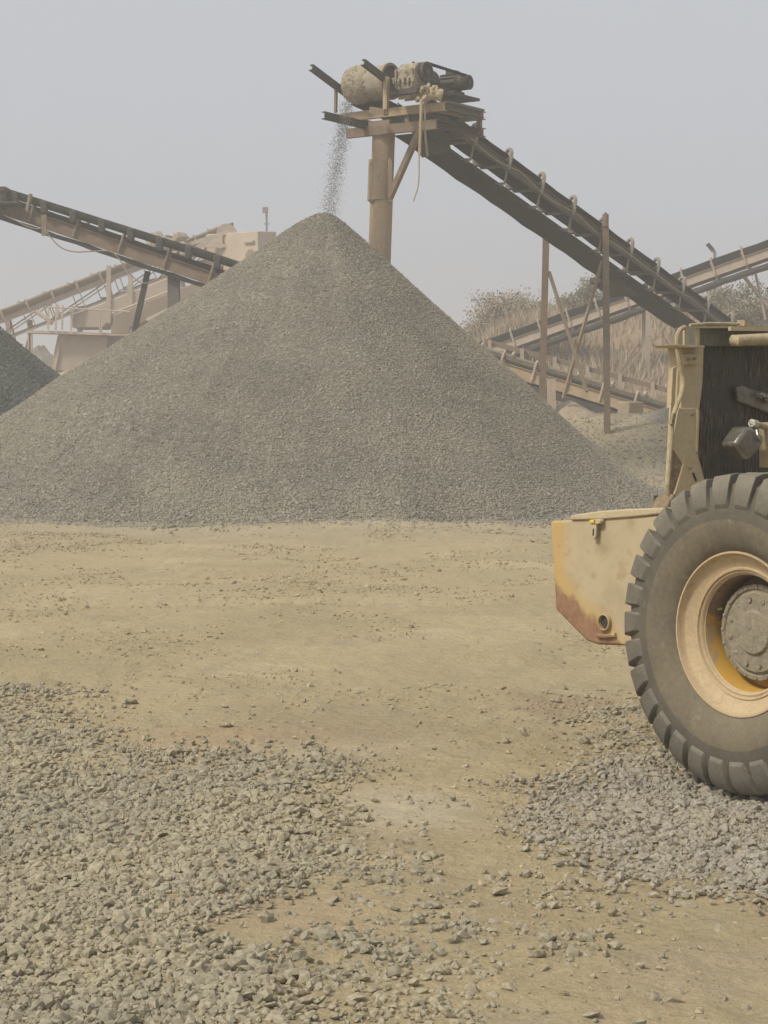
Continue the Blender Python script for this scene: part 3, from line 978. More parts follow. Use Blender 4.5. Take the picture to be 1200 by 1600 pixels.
# three channel arms that held the belt cover, and their posts
def arm(a, ya, c, yc, w=.085, h=.12):
    p, q = P(a[0], a[1], ya), P(c[0], c[1], yc)
    return MB().channel(p, q, w, h, .014, flip=-1).build('arm', M_DARKSTEEL, stack)
arm((486, 105), 36.6, (546, 150), 37.5)
arm((567, 97), 35.6, (628, 144), 36.5)
arm((505, 180), 36.2, (584, 199), 37.3, .085, .14)
MB().bar(P(525, 138, 37.2), P(524.5, 176, 37.2), .05, .05, up=fd).build('arm_post', M_RUST, stack)
MB().channel(P(604, 120, 36.05), P(602.5, 179, 36.05), .09, .075, .012, up=fd).build('arm_post', M_TANSTEEL, stack)
MB().bar(P(580, 172, 36.6), P(603, 176, 36.0), .08, .12).build('arm_bracket', M_RUST, stack)
# big pipe column
c_top, c_bot = P(600, 197, 37.2), P(589.5, 505, 37.2)
axis = (c_top - c_bot).normalized()
foot = c_bot - axis * ((c_bot.z + .2) / axis.z)
b = MB()
b.lathe([(0, .222), ((c_top - foot).length, .218)], foot, axis, 40)
column = b.build('support_column', M_COLUMN, stack)
b = MB()
b.box(c_top + Vector((0, 0, .02)), .6, .5, .10, (fa, fd, Vector((0, 0, 1))))
b.build('cap_plate', M_DIM, column)
b = MB()
for x0, x1, y0, y1 in ((576.5, 584, 252, 314), (606, 613, 246, 316)):
    b.prism([P(x0, y0 + 6, 37.0), P((x0 + x1) / 2, y0, 37.0), P(x1, y0 + 6, 37.0), P(x1, y1, 37.0), P(x0, y1, 37.0)], Vector((0, -1, 0)), .28)
b.lathe([(0, .228), (0, .238), (.78, .238), (.78, .228)], P(593, 314, 37.2), axis, 36)
b.build('clamp', M_COLUMN, column, bevel=.01)
MB().channel(P(609, 309, 36.95), P(656, 203, 36.35), .10, .11, .014, up=fd).build('diagonal_brace', M_RUST, stack)
# ropes hanging off the platform
b = MB()
b.tube([P(659, 152, 35.95), P(659, 190, 35.9), P(657, 230, 35.9), P(654.5, 246, 35.9), P(655, 275, 35.9), P(653, 295, 35.9), P(649, 305, 35.9), P(646, 315, 35.9)], .012, 6, smooth_path=2)
b.build('hanging_rope', M_ROPE, stack)
b = MB()
b.tube([P(664, 166, 35.95), P(663.5, 200, 35.95), P(666, 228, 36.0), P(668, 244, 36.0)], .022, 6, smooth_path=2)
b.build('hanging_rope', M_ROPE, stack)
b = MB()
b.tube([P(658.5, 156, 35.93), P(657, 205, 35.9), P(655.5, 243, 35.9)], .03, 6)
b.build('drop_pipe', M_TANSTEEL, stack)
# trestle legs
near_t, near_b = P(946, 352, 41.6), P(949, 662, 41.6)
far_t, far_b = P(853.5, 360, 43.0), P(846, 640, 43.0)
MB().channel(near_b - Vector((0, 0, .3)), near_t, .13, .12, .014, up=(0, 1, 0)).build('trestle_leg', M_RUST, stack)
MB().channel(far_b - Vector((0, 0, .6)), far_t, .14, .13, .014, up=(0, 1, 0)).build('trestle_leg', M_RUST, stack)
MB().bar(P(858, 425, 43), P(917, 612, 41.7), .06, .06).build('trestle_brace', M_RUST, stack)
MB().bar(P(941, 408, 41.6), P(880, 622, 43), .06, .06).build('trestle_brace', M_COLUMN, stack)
b = MB()
b.lathe([(0, 0), (0, .07), (.26, .07), (.26, .03), (.30, .03), (.30, 0)], P(946, 354, 41.55), Vector((0, 0, 1)), 16)
b.build('guide_roller', M_RUST, stack)

# gravel falling off the drum on to the cone
n = 5200
t = rng.uniform(0, 1, n) ** .85
top, mid, end = P(545, 158, 36.7), P(531, 215, 36.4), AP + Vector((.05, 0, -.1))
tv = t[:, None]
ctr = np.array(top) * (1 - tv) ** 2 + 2 * tv * (1 - tv) * np.array(mid) + tv ** 2 * np.array(end)
spread = .04 + .022 * t + .045 * rng.exponential(.5, n) * t
side = np.array(fa)[None] * (rng.normal(0, 1, n) * spread + .06 * t * rng.uniform(0, 1, n))[:, None] + np.array(fd)[None] * (rng.normal(0, .1, n))[:, None]
tag(stones('falling_gravel', ctr + side + rng.normal(0, .03, (n, 3)), rng.uniform(.009, .024, n), rng.uniform(0, 1, n), M_FALL, ico=False), 'thin stream of stones falling from the conveyor head to the cone', 'gravel', kind='stuff')

# ------------------------------------------------------------------ left conveyor, above the dark heap
lh, lt = P(-60, 302, 47.5), P(360, 444, 46.5)
lu = (lt - lh).normalized()
left, LM, LL = conveyor('belt_conveyor', 'brown rusty belt conveyor with a thick black belt running over the dark heap', lh + Vector((0, .4, 0)), lt + Vector((0, .4, 0)) + lu * 5, .40, .32, 1.18, .75, M_RUST, M_BELT, M_RETURN, drop=.165, belt_h=.30, m_br=M_DIM, thick=.03, st_w=.09, ret=1.02, ret_th=.10)
MB().tube([LM.inverted() @ P(8, 300, 47.3), LM.inverted() @ P(392, 421, 46.4)], .10, 10).build('belt_edge', M_BELT, left, local=True)
for k in range(8):
    sx0 = 25 + k * 45
    q = P(sx0, 305 + (sx0 - 8) * .315, 47.25 - k * .1)
    MB().box(q + Vector((0, -.08, .0)), .16, .2, .30).build('bracket_dark_block', M_DARKSTEEL, left, bevel=.03)  # dark blocks added for the lumps and shadows at the brackets
b = MB()
b.box(P(3, 297, 47.2), .30, .5, .12)
b.box(P(5, 309, 47.2), .22, .4, .3)
b.box(P(10, 320, 47.1), .75, .9, .07)
b.box(P(-12, 318, 47.2), .6, .6, .30)
b.build('head_bearing', M_DARKSTEEL, left, bevel=.02)
MB().tube([P(42, 332, 47), P(48, 303, 47)], .05, 10).build('guide_roller', M_DIM, left)
MB().box(P(69, 352, 46.85), .12, .1, .5).build('joint_plate', M_DIM, left)
pts = [(69, 357), (80, 372), (95, 388), (115, 394), (140, 393), (172, 391), (185, 402), (200, 425), (215, 440), (228, 444), (248, 436), (260, 420), (268, 414), (283, 414), (305, 425), (318, 438), (330, 450)]
b = MB()
b.tube([P(a, c, 46.8) for a, c in pts], .016, 6, smooth_path=2)
b.build('hanging_cable', M_ROPE, left)
pts = [(10, 338), (26, 345), (40, 353), (55, 358), (68, 356)]
b = MB()
b.tube([P(a, c, 46.8) for a, c in pts], .014, 6, smooth_path=2)
b.build('hanging_cable', M_ROPE, left)
MB().ibeam(P(271.5, 560, 47), P(271.5, 432, 47), .28, .24, .03, up=(0, 1, 0)).build('support_post', M_GREYSTEEL, left)
MB().bar(P(231, 424, 47.3), P(196, 580, 47.3), .13, .13, up=(0, 1, 0)).build('raking_prop', M_DARKSTEEL, left)
MB().bar(P(300, 388, 48.6), P(392, 420, 48.6), .1, .14).build('side_rail', M_RUST, left)

# ------------------------------------------------------------------ hazy crushing plant behind, left
YP = 82.0
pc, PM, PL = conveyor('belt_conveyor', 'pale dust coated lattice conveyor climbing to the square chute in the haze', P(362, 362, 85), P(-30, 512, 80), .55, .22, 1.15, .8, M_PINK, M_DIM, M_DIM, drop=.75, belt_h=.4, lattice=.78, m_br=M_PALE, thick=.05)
for x0, y0, y1 in ((13, 490, 560), (47, 500, 580), (170, 415, 480), (204, 430, 470)):
    MB().bar(P(x0, y1 + 25, 81.5), P(x0, y0, 81.5), .18, .18, up=(0, 1, 0)).build('trestle_leg', M_PINK, pc)
for q in (((16, 500), (27, 545)), ((50, 510), (36, 560)), ((204, 432), (195, 470)), ((172, 450), (178, 472))):
    MB().bar(P(*q[0], 81.6), P(*q[1], 81.6), .08, .08, up=(0, 1, 0)).build('trestle_brace', M_PINK, pc)
b = MB()
b.lathe([(-.8, .45), (.8, .45)], P(349, 368, 85), Vector((.25, -.97, 0)), 20)
b.lathe([(-.8, .45), (-.8, 0)], P(349, 368, 85), Vector((.25, -.97, 0)), 20)
b.lathe([(.8, .45), (.8, 0)], P(349, 368, 85), Vector((.25, -.97, 0)), 20)
b.build('head_hood', M_PALE, pc)
# square chute
cr = thing('crusher_chute', 'square dusty tan steel chute with a small arched opening beside the hooded belt head', 'chute', P(380, 440, YP))
b = MB()
fl, fr, bk = P(318, 366, 84.0), P(403, 361, YP), P(432, 362, 84.0)
def down(p, z):
    return Vector((p.x, p.y, z))
zb = P(380, 430, YP).z
vs = [fl, fr, bk, fl + (bk - fr)]
b.add(vs + [down(p, zb) for p in vs], [(0, 1, 2, 3), (7, 6, 5, 4), (0, 4, 5, 1), (1, 5, 6, 2), (2, 6, 7, 3), (3, 7, 4, 0)])
body = b.build('body', M_PALE, cr, bevel=.04)
fn = (fr - fl).cross(Vector((0, 0, 1)))
fn.normalize()
if fn.y > 0: fn = -fn
def onface(px, py, off=.0):
    return hit(px, py, fl, fn) + fn * off
arch = [onface(384, 412, .03), onface(384, 398, .03), onface(386, 393, .03), onface(390, 390, .03), onface(395, 390, .03), onface(399, 394, .03), onface(401, 399, .03), onface(401, 412, .03)]
MB().prism(arch, fn, .06).build('arched_opening', M_DIM, cr)
MB().prism([onface(383, 377, .12), onface(398, 376, .12), onface(398, 379, .12), onface(383, 380, .12)], fn, .12).build('ledge', M_PINK, cr)
b = MB()
for q in (((275, 388), (358, 362)), ((300, 392), (330, 372)), ((345, 364), (345, 388)), ((310, 384), (355, 384))):
    b.bar(P(*q[0], 83.2), P(*q[1], 83.2), .12, .16)
b.build('bracket_frame', M_PALE, cr)
for p in vs:
    q = p.lerp((vs[0] + vs[2]) / 2, .12)
    MB().bar(down(q, zb), down(q, float(terrain(q.x, q.y)) - .3), .25, .25, up=(0, 1, 0)).build('leg', M_PINK, cr)
# pile of pale sacks and stones on the chute deck
n = 70
sx_ = np.array(P(262, 380, 83)) + (rng.uniform(0, 1, (n, 3)) - .5) * np.array((1.5, 1.2, .55))
o = stones('heaped_rocks', sx_, rng.uniform(.3, .65, n), rng.uniform(.2, .9, n), M_STONE)
tag(o, 'pile of grey rocks heaped on the deck behind the rusty conveyor', 'rocks', kind='stuff')
MB().box(P(262, 397, 83), 3.2, 1.6, .14).build('rock_deck', M_PINK, cr)
# inclined vibrating screen with decks
sc = thing('vibrating_screen', 'long pale pink screen box sloping up to the right above the walkway', 'screen', P(190, 520, YP))
def slab(pts, y, th, mat, name):
    return MB().prism([P(a, c, y) for a, c in pts], Vector((0, -1, 0)), th).build(name, mat, sc, bevel=.03)
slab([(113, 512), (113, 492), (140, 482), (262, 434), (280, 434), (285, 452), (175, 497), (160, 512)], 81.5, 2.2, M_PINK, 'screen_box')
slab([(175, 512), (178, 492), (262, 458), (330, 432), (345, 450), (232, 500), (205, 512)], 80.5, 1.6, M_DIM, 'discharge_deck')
slab([(228, 498), (322, 452), (322, 457), (230, 503)], 79.5, .5, M_PALE, 'edge_beam')
MB().tube([P(175, 490, 79.9), P(265, 455, 79.9)], .05, 8).build('rail', M_PALE, sc)
for px_ in (125, 190, 250, 300):
    MB().bar(P(px_, 500 - (px_ - 125) * .25, 81.8), P(px_, 570, 81.8), .2, .2, up=(0, 1, 0)).build('leg', M_PINK, sc)
# walkway
wk = thing('walkway', 'narrow pale steel walkway with a handrail in front of the screen box', 'walkway', P(120, 560, 79.5))
MB().prism([P(42, 516, 79.5), P(203, 521, 79.5), P(203, 525, 79.5), P(42, 520, 79.5)], Vector((0, -1, 0)), 1.0).build('deck', M_PALE, wk)
MB().bar(P(175, 515, 79), P(203, 515, 79), .5, .3).build('step', M_DIM, wk)
for x0, y0, y1 in ((75, 480, 516), (87, 478, 516), (90, 476, 496), (97, 477, 516), (111, 484, 517), (113, 478, 497), (156, 485, 519), (158, 483, 520)):
    MB().bar(P(x0, y1, 79.4), P(x0 + 1, y0, 79.4), .07, .07, up=(0, 1, 0)).build('rail_post', M_PALE, wk)
MB().tube([P(75, 480, 79.4), P(203, 487, 79.4)], .035, 6).build('handrail', M_PALE, wk)
for x0, y0, y1 in ((48, 521, 570), (46, 518, 550)):
    MB().bar(P(x0, y1, 79.6), P(x0, y0, 79.6), .12, .12, up=(0, 1, 0)).build('leg', M_PALE, wk)
MB().tube([P(55, 486, 79.6), P(72, 497, 79.6), P(82, 506, 79.6)], .09, 8, smooth_path=1).build('bent_pipe', M_PALE, wk)
# hopper below
hp = thing('feed_hopper', 'pinkish tan steel hopper tapering downward under the walkway', 'hopper', P(125, 590, 80))
b = MB()
b.prism([P(90, 523, 80), P(168, 525, 80), P(166, 562, 80), P(150, 580, 80), P(78, 580, 80)], Vector((0, -1, 0)), 1.8)
b.build('body', M_PINK, hp, bevel=.05)
MB().prism([P(168, 525, 80.2), P(205, 525, 80.2), P(198, 545, 80.2), P(168, 560, 80.2)], Vector((0, -1, 0)), 1.5).build('side_bin', M_DIM, hp)
MB().prism([P(91, 540, 79.9), P(82, 580, 79.9), P(86, 582, 79.9), P(94, 541, 79.9)], Vector((0, -1, 0)), .2).build('rib', M_PALE, hp)
def mound(name, label, c, rx, ry, h, mat, seed, cat='dust heap'):
    nt, nr = 60, 22
    TH, TT = np.meshgrid(np.linspace(0, 2 * np.pi, nt, endpoint=False), np.linspace(0, 1, nr))
    X, Y = c[0] + rx * TT * np.cos(TH), c[1] + ry * TT * np.sin(TH)
    Z = terrain(X, Y, False) - .1 + h * (1 - TT) ** 1.15 + h * .45 * fbm(X * 1.1, Y * 1.1, seed, 4) * (1 - TT)
    a = np.arange(nr - 1)[:, None] * nt
    k = np.arange(nt)[None]
    Fc = np.stack([a + k, a + (k + 1) % nt, a + nt + (k + 1) % nt, a + nt + k], -1).reshape(-1, 4)
    o = fast_mesh(name, np.stack([X, Y, Z], -1).reshape(-1, 3), Fc, mat, smooth_=True)
    return tag(o, label, cat)
M_DUSTHEAP = weathered('pale_rock_dust', (.33, .265, .185), (.38, .305, .215), (.28, .225, .155), 1.6, .95, None, bumps=.6, fine=14)
M_GREYHEAP = weathered('dull_grey_fines', (.20, .185, .15), (.24, .22, .175), (.17, .16, .13), 1.6, .95, None, bumps=.6, fine=14)
c = P(112, 588, 77)
mound('dust_heap', 'pale heap of rock dust below the pinkish hopper', (c.x, c.y), 2.6, 2.0, 1.0, M_DUSTHEAP, 3)
c = P(60, 575, 86)
mound('fines_heap', 'dull grey heap of fines left of the pinkish hopper behind the legs', (c.x, c.y), 3.0, 2.5, 1.9, M_GREYHEAP, 6)
# mast above the chute
ml = thing('floodlight_mast', 'thin mast with a small square floodlight rising behind the square chute', 'floodlight', P(416, 420, 90))
MB().tube([P(416.5, 420, 90), P(416.5, 330, 90)], .05, 8).build('pole', M_LAMP, ml)
MB().box(P(414.5, 328, 89.9), .26, .12, .28).build('lamp_head', M_LAMP, ml, bevel=.02)
MB().bar(P(412, 350, 90), P(421, 350, 90), .05, .05).build('crossbar', M_LAMP, ml)

# ------------------------------------------------------------------ conveyors and bank behind, right
mh, mt_ = P(1290, 366, 62), P(764, 552, 66)
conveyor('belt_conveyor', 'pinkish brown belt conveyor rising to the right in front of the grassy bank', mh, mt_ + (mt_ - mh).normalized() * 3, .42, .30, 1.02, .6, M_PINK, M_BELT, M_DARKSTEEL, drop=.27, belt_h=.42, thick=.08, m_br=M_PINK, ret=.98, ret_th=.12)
midc = bpy.data.objects['belt_conveyor.002']
for q in (P(1285, 372, 62), P(1010, 470, 64)):
    for dy in (-.4, .4):
        MB().bar(q + Vector((0, dy, 0)), Vector((q.x, q.y + dy, gz_at(q) - .3)), .14, .14, up=(0, 1, 0)).build('support_post', M_PINK, midc)
MB().bar(P(1162, 432, 63), P(1212, 492, 63), .10, .10, up=(0, 1, 0)).build('prop', M_PINK, midc)
MB().bar(P(1180, 425, 63), P(1196, 500, 63), .07, .07, up=(0, 1, 0)).build('prop', M_PINK, midc)
lh_, lt_ = P(765, 567, 52), P(1060, 656, 50)
low, LWM, LWL = conveyor('belt_conveyor', 'low dusty belt conveyor near the ground with a raised side rail behind the trestle', lh_ - (lt_ - lh_) * .15, lt_ + (lt_ - lh_) * .9,   .42, .30, .95, .35, M_TANSTEEL, M_DIRTYBELT, M_DARKSTEEL, drop=.20, belt_h=.36, m_br=M_PALE, thick=.10, ret=1.0, ret_th=.20)
b = MB()
b.bar(LWM.inverted() @ P(757, 533, 53.5), LWM.inverted() @ P(1085, 621, 51.5), .07, .14)
b.build('upper_rail', M_RUST, low, local=True)
for k in range(7):
    q = P(765 + k * 51, 531 + k * 13.3, 53.3 - k * .3)
    MB().bar(q, q - Vector((0, 0, .62)), .09, .09, up=(0, 1, 0)).build('rail_post', M_PALE, low)
for q in (862, 990):
    g = P(q, 612 + (q - 862) * .25, 51)
    MB().bar(Vector((g.x, g.y, g.z + .2)), Vector((g.x, g.y, gz_at(g) - .2)), .18, .12, up=(0, 1, 0)).build('support_post', M_TANSTEEL, low)
g = P(927, 640, 42.6)
mound('dust_heap', 'tan heap of dust piled around the foot of the brown trestle leg', (g.x - .45, g.y + .7), .85, .8, .5, M_DUSTHEAP, 12)
g = P(1010, 672, 43)
mound('fines_heap', 'low grey heap of fines beside the loader post', (g.x + .6, g.y), 1.1, 1.0, .35, M_GREYHEAP, 15)
g = P(985, 668, 46)
blk = MB()
blk.box((g.x, g.y, gz_at(g) + .12), .5, .4, .34, (Vector((.8, .6, 0)), Vector((-.6, .8, 0)), Vector((0, 0, 1))))
blk.prism([P(968, 652, 45.5), P(983, 643, 45.5), P(992, 668, 45.5), P(980, 672, 45.5)], Vector((0, -1, 0)), .3)
tag(blk.build('concrete_block', M_CONC, bevel=.03), 'dusty broken concrete block under the low conveyor', 'block')
st = thing('steel_stub', 'short pale upright channel stub at the edge of the grey cone', 'steel stub', P(862, 612, 43))
MB().channel(P(861, 640, 43), P(861, 592, 43), .20, .12, .015, up=(0, 1, 0)).build('web', M_PALE, st)
# solar lamp
sl = thing('street_lamp', 'slim solar street lamp on the grassy bank', 'street lamp', P(1116, 480, 76))
MB().tube([P(1115, 500, 76), P(1117, 395, 76), P(1112, 388, 76)], .06, 8).build('pole', M_LAMP, sl)
b = MB()
b.prism([P(1104, 381, 76), P(1108, 379, 75.7), P(1118, 391, 76), P(1114, 393, 76.2)], Vector((.5, -.5, .7)).normalized(), .06)
b.build('lamp_head', M_PANEL, sl)

# ------------------------------------------------------------------ vegetation on the bank
M_GRASS = leaf_mat('dry_grass_blades', [(0, (.30, .235, .16)), (.5, (.385, .305, .21)), (1, (.46, .38, .27))])  # grass colour paled to paint in the haze over the bank
M_LEAF = leaf_mat('dusty_hazed_olive_leaves', [(0, (.14, .137, .083)), (.5, (.21, .192, .118)), (1, (.29, .255, .165))])  # olive lightened in the colour for the same haze
M_DRYLEAF = leaf_mat('dry_brown_leaves', [(0, (.25, .20, .14)), (.5, (.33, .27, .185)), (1, (.41, .335, .24))])
def blades(x, y, h, w):
    n = len(x)
    z = terrain(x, y, False)
    a = rng.uniform(0, np.pi, n)
    lx, ly = rng.normal(0, .36, n) * h, rng.normal(0, .3, n) * h
    p0 = np.stack([x - np.cos(a) * w, y - np.sin(a) * w, z - .05], 1)
    p1 = np.stack([x + np.cos(a) * w, y + np.sin(a) * w, z - .05], 1)
    p2 = np.stack([x + lx, y + ly, z + h], 1)
    V = np.stack([p0, p1, p2], 1).reshape(-1, 3)
    return V, np.arange(n * 3).reshape(-1, 3)
n = 42000
y = rng.uniform(56, 84, n)
x = rng.uniform(.02, .235, n) * y
cl = fbm(x * .5, y * .5, 61, 4)
k = rng.uniform(0, 1, n) < np.clip(.55 + 1.2 * cl, .15, 1)
x, y, cl = x[k], y[k], cl[k]
h = np.clip(.40 + .6 * cl + rng.exponential(.13, len(x)), .15, 1.7)
V, Fc = blades(x, y, h, rng.uniform(.015, .04, len(x)))
g = fast_mesh('dry_grass', V, Fc, M_GRASS, tint=np.repeat(np.clip(rng.uniform(0, 1, len(x)) * .7 + .3 * (cl + .5), 0, 1), 3))
tag(g, 'tall dry brown grass covering the bank', 'grass', kind='stuff')
def bush(px, py, Y, w, h, label, leafy, n=900):
    n = n * 3
    c = P(px, py, Y)
    zg = gz_at(c)
    root = thing('bush', label, 'bush', (c.x, c.y, zg), group='bushes on the bank')
    m = 9
    cs = rng.normal(0, 1, (m, 3)) * np.array((w * .27, w * .2, h * .16)) + np.array((c.x, c.y, zg + h * .62))
    pk = cs[rng.integers(0, m, n)] + rng.normal(0, 1, (n, 3)) * np.array((w * .13, w * .12, h * .12))
    s = rng.uniform(.03, .075, n)[:, None]
    a = rng.normal(size=(n, 3)); a /= np.linalg.norm(a, axis=1, keepdims=True)
    b_ = np.cross(a, rng.normal(size=(n, 3))); b_ /= np.linalg.norm(b_, axis=1, keepdims=True)
    V = np.stack([pk - a * s, pk + b_ * s * .5, pk + a * s, pk - b_ * s * .5], 1).reshape(-1, 3)
    o = fast_mesh('foliage', V, np.arange(4 * n).reshape(-1, 4), M_LEAF if leafy else M_DRYLEAF, root, tint=np.repeat(rng.uniform(0, 1, n), 4))
    st = MB()
    for q in cs:
        st.tube([Vector((c.x, c.y, zg - .1)), Vector((c.x, c.y, zg)).lerp(Vector(q), .5) + Vector((.05, 0, .1)), Vector(q)], .03, 5, r1=.01)
    st.build('stem', M_DRYLEAF_STEM, root)
    return root
M_DRYLEAF_STEM = weathered('dry_stem', (.20, .15, .10), (.26, .20, .13), None, 6, .9, None)
bush(785, 478, 74, 2.6, 1.7, 'dusty rounded bush at the thin left end of the grassy bank', False, 1300)
bush(740, 500, 74, 1.6, 1.2, 'sparse low brown bush where the bank fades into the haze', False, 500)
bush(835, 492, 73, 1.6, 1.0, 'small brown bush just left of the far trestle leg', False, 500)
bush(918, 476, 73, 1.5, 1.5, 'green leafy bush between the two trestle legs', True, 900)
bush(895, 488, 72, 1.4, 1.0, 'low brown green bush against the far trestle brace', True, 500)
bush(1030, 478, 76, 1.8, 1.2, 'scrubby dry bush on the crest under the high conveyor belt', False, 600)
bush(1185, 470, 68, 2.4, 1.6, 'large olive bush at the right end of the bank', True, 1200)
bush(1150, 492, 67, 1.8, 1.1, 'olive bush below the rising pinkish conveyor', True, 800)
bush(1120, 492, 70, 1.2, .9, 'low dry bush by the lamp pole', False, 400)

# ------------------------------------------------------------------ wheel loader, rear half
WA = math.radians(-53.5)
e1 = Vector((math.cos(WA), math.sin(WA), 0))             # along the machine, towards the viewer's right
mi_ = Vector((-math.sin(WA), math.cos(WA), 0))           # inward, across the machine
UP = Vector((0, 0, 1))
W0 = P(1154, 991, 8.28)
loader = thing('wheel_loader', 'dusty tan wheel loader with its hood off standing on the gravel', 'wheel loader', (W0.x, W0.y, 0))
# --- wheel
def make_wheel(o, out):
    """o: centre of the rim edge plane, out: outward axis"""
    rm = MB()
    rm.lathe([(.0, .352), (.012, .362), (.020, .359), (.020, .352), (.004, .346), (-.012, .342), (-.018, .335), (-.036, .290), (-.030, .286), (-.032, .278), (-.044, .275), (-.040, .268), (-.046, .262), (-.058, .259), (-.06, .256)], o, out, 128)
    rm.lathe([(-.06, .256), (-.075, .252), (-.20, .250)], o, out, 96, 1)
    rm.lathe([(-.20, .250), (-.205, .19), (-.20, .12)], o, out, 96, 2)
    rm.lathe([(-.30, .352), (-.30, .25), (-.20, .25)], o, out, 64, 1)
    return rm
def make_tyre(o, out):
    ty = MB()
    prof = [(-.01, .348), (.020, .366), (.045, .40), (.062, .45), (.066, .50), (.060, .55), (.045, .60), (.022, .648), (-.03, .664), (-.17, .668), (-.31, .662), (-.36, .640), (-.385, .60), (-.40, .55), (-.406, .50), (-.40, .45), (-.385, .40), (-.36, .366), (-.33, .348)]
    ty.lathe(prof, o, out, 120, 0, mis=[0, 0, 0, 0, 1, 1, 1, 1, 1, 1, 1, 1, 1, 1, 1, 0, 0, 0])
    ax = out
    a = ax.cross(UP).normalized()
    b_ = ax.cross(a)
    NL = 30
    for side in (0, 1):
        for k in range(NL):
            t0 = 2 * math.pi * (k + .5 * side) / NL
            # cross-section stations from the crown of the tread to the shoulder: (axial, inner r, outer r, skew, half width)
            stn = [(-.17, .655, .698, .10, .066), (-.06, .655, .701, .055, .074), (.008, .640, .693, .02, .083), (.038, .600, .660, 0.0, .087), (.054, .565, .614, -.010, .084), (.060, .548, .566, -.016, .072)]
            vs, fs = [], []
            for (h, ri, ro, sk, hwid) in stn:
                if side:
                    h = -.34 - h
                for (r, sg) in ((ri, -1), (ro, -.86), (ro, .86), (ri, 1)):
                    t = t0 + sk + sg * hwid
                    hh = h
                    if r == ro and not side and h > 0:
                        hh = h + .010
                    if r == ro and side and h < -.34:
                        hh = h - .010
                    vs.append(o + ax * hh + (a * math.cos(t) + b_ * math.sin(t)) * r)
            for i in range(len(stn) - 1):
                for j in range(3):
                    fs.append((i * 4 + j, i * 4 + j + 1, i * 4 + 4 + j + 1, i * 4 + 4 + j))
            fs += [(0, 1, 2, 3), tuple((len(stn) - 1) * 4 + q for q in (3, 2, 1, 0))]
            ty.add(vs, fs, 2)
    return ty
def make_hub(o, out):
    hb = MB()
    hb.lathe([(-.20, .205), (-.135, .212), (-.115, .210), (-.112, .192), (-.122, .186), (-.118, .178), (-.105, .172), (-.100, .10), (-.085, .09), (-.08, .0)], o, out, 72, 0, jit=.012)
    a = out.cross(UP).normalized()
    b_ = out.cross(a)
    for k in range(12):
        t = 2 * math.pi * k / 12 + .2
        c = o + (a * math.cos(t) + b_ * math.sin(t)) * .145
        hb.lathe([(-.112, .013), (-.098 + .006 * math.sin(k * 4.3), .012), (-.096, 0)], c, out, 6, 0, sm=False)
    for k in range(20):
        t = 2 * math.pi * k / 20
        c = o + (a * math.cos(t) + b_ * math.sin(t)) * .2
        hb.lathe([(-.118, .008), (-.108, .008), (-.108, 0)], c, out, 6, 0, sm=False)
    return hb
def wheel(o, out):
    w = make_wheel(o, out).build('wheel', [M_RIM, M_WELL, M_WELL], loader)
    make_tyre(o, out).build('tyre', [M_TYREWALL, M_TYRE, M_LUG], w, bevel=.003)
    make_hub(o, out).build('hub', M_HUB, w)
    return w
w1 = wheel(W0, -mi_)
# a grease pipe across the rim well
MB().tube([hit(1100, 957, W0 + mi_ * .15, -mi_), hit(1112, 953, W0 + mi_ * .12, -mi_), hit(1128, 951, W0 + mi_ * .12, -mi_)], .006, 6).build('inflation_pipe', M_RIM, w1)
wheel(W0 + mi_ * 2.0, mi_)
MB().tube([W0 + mi_ * .2, W0 + mi_ * 1.8], .13, 16).build('axle', M_DARKSTEEL, loader)

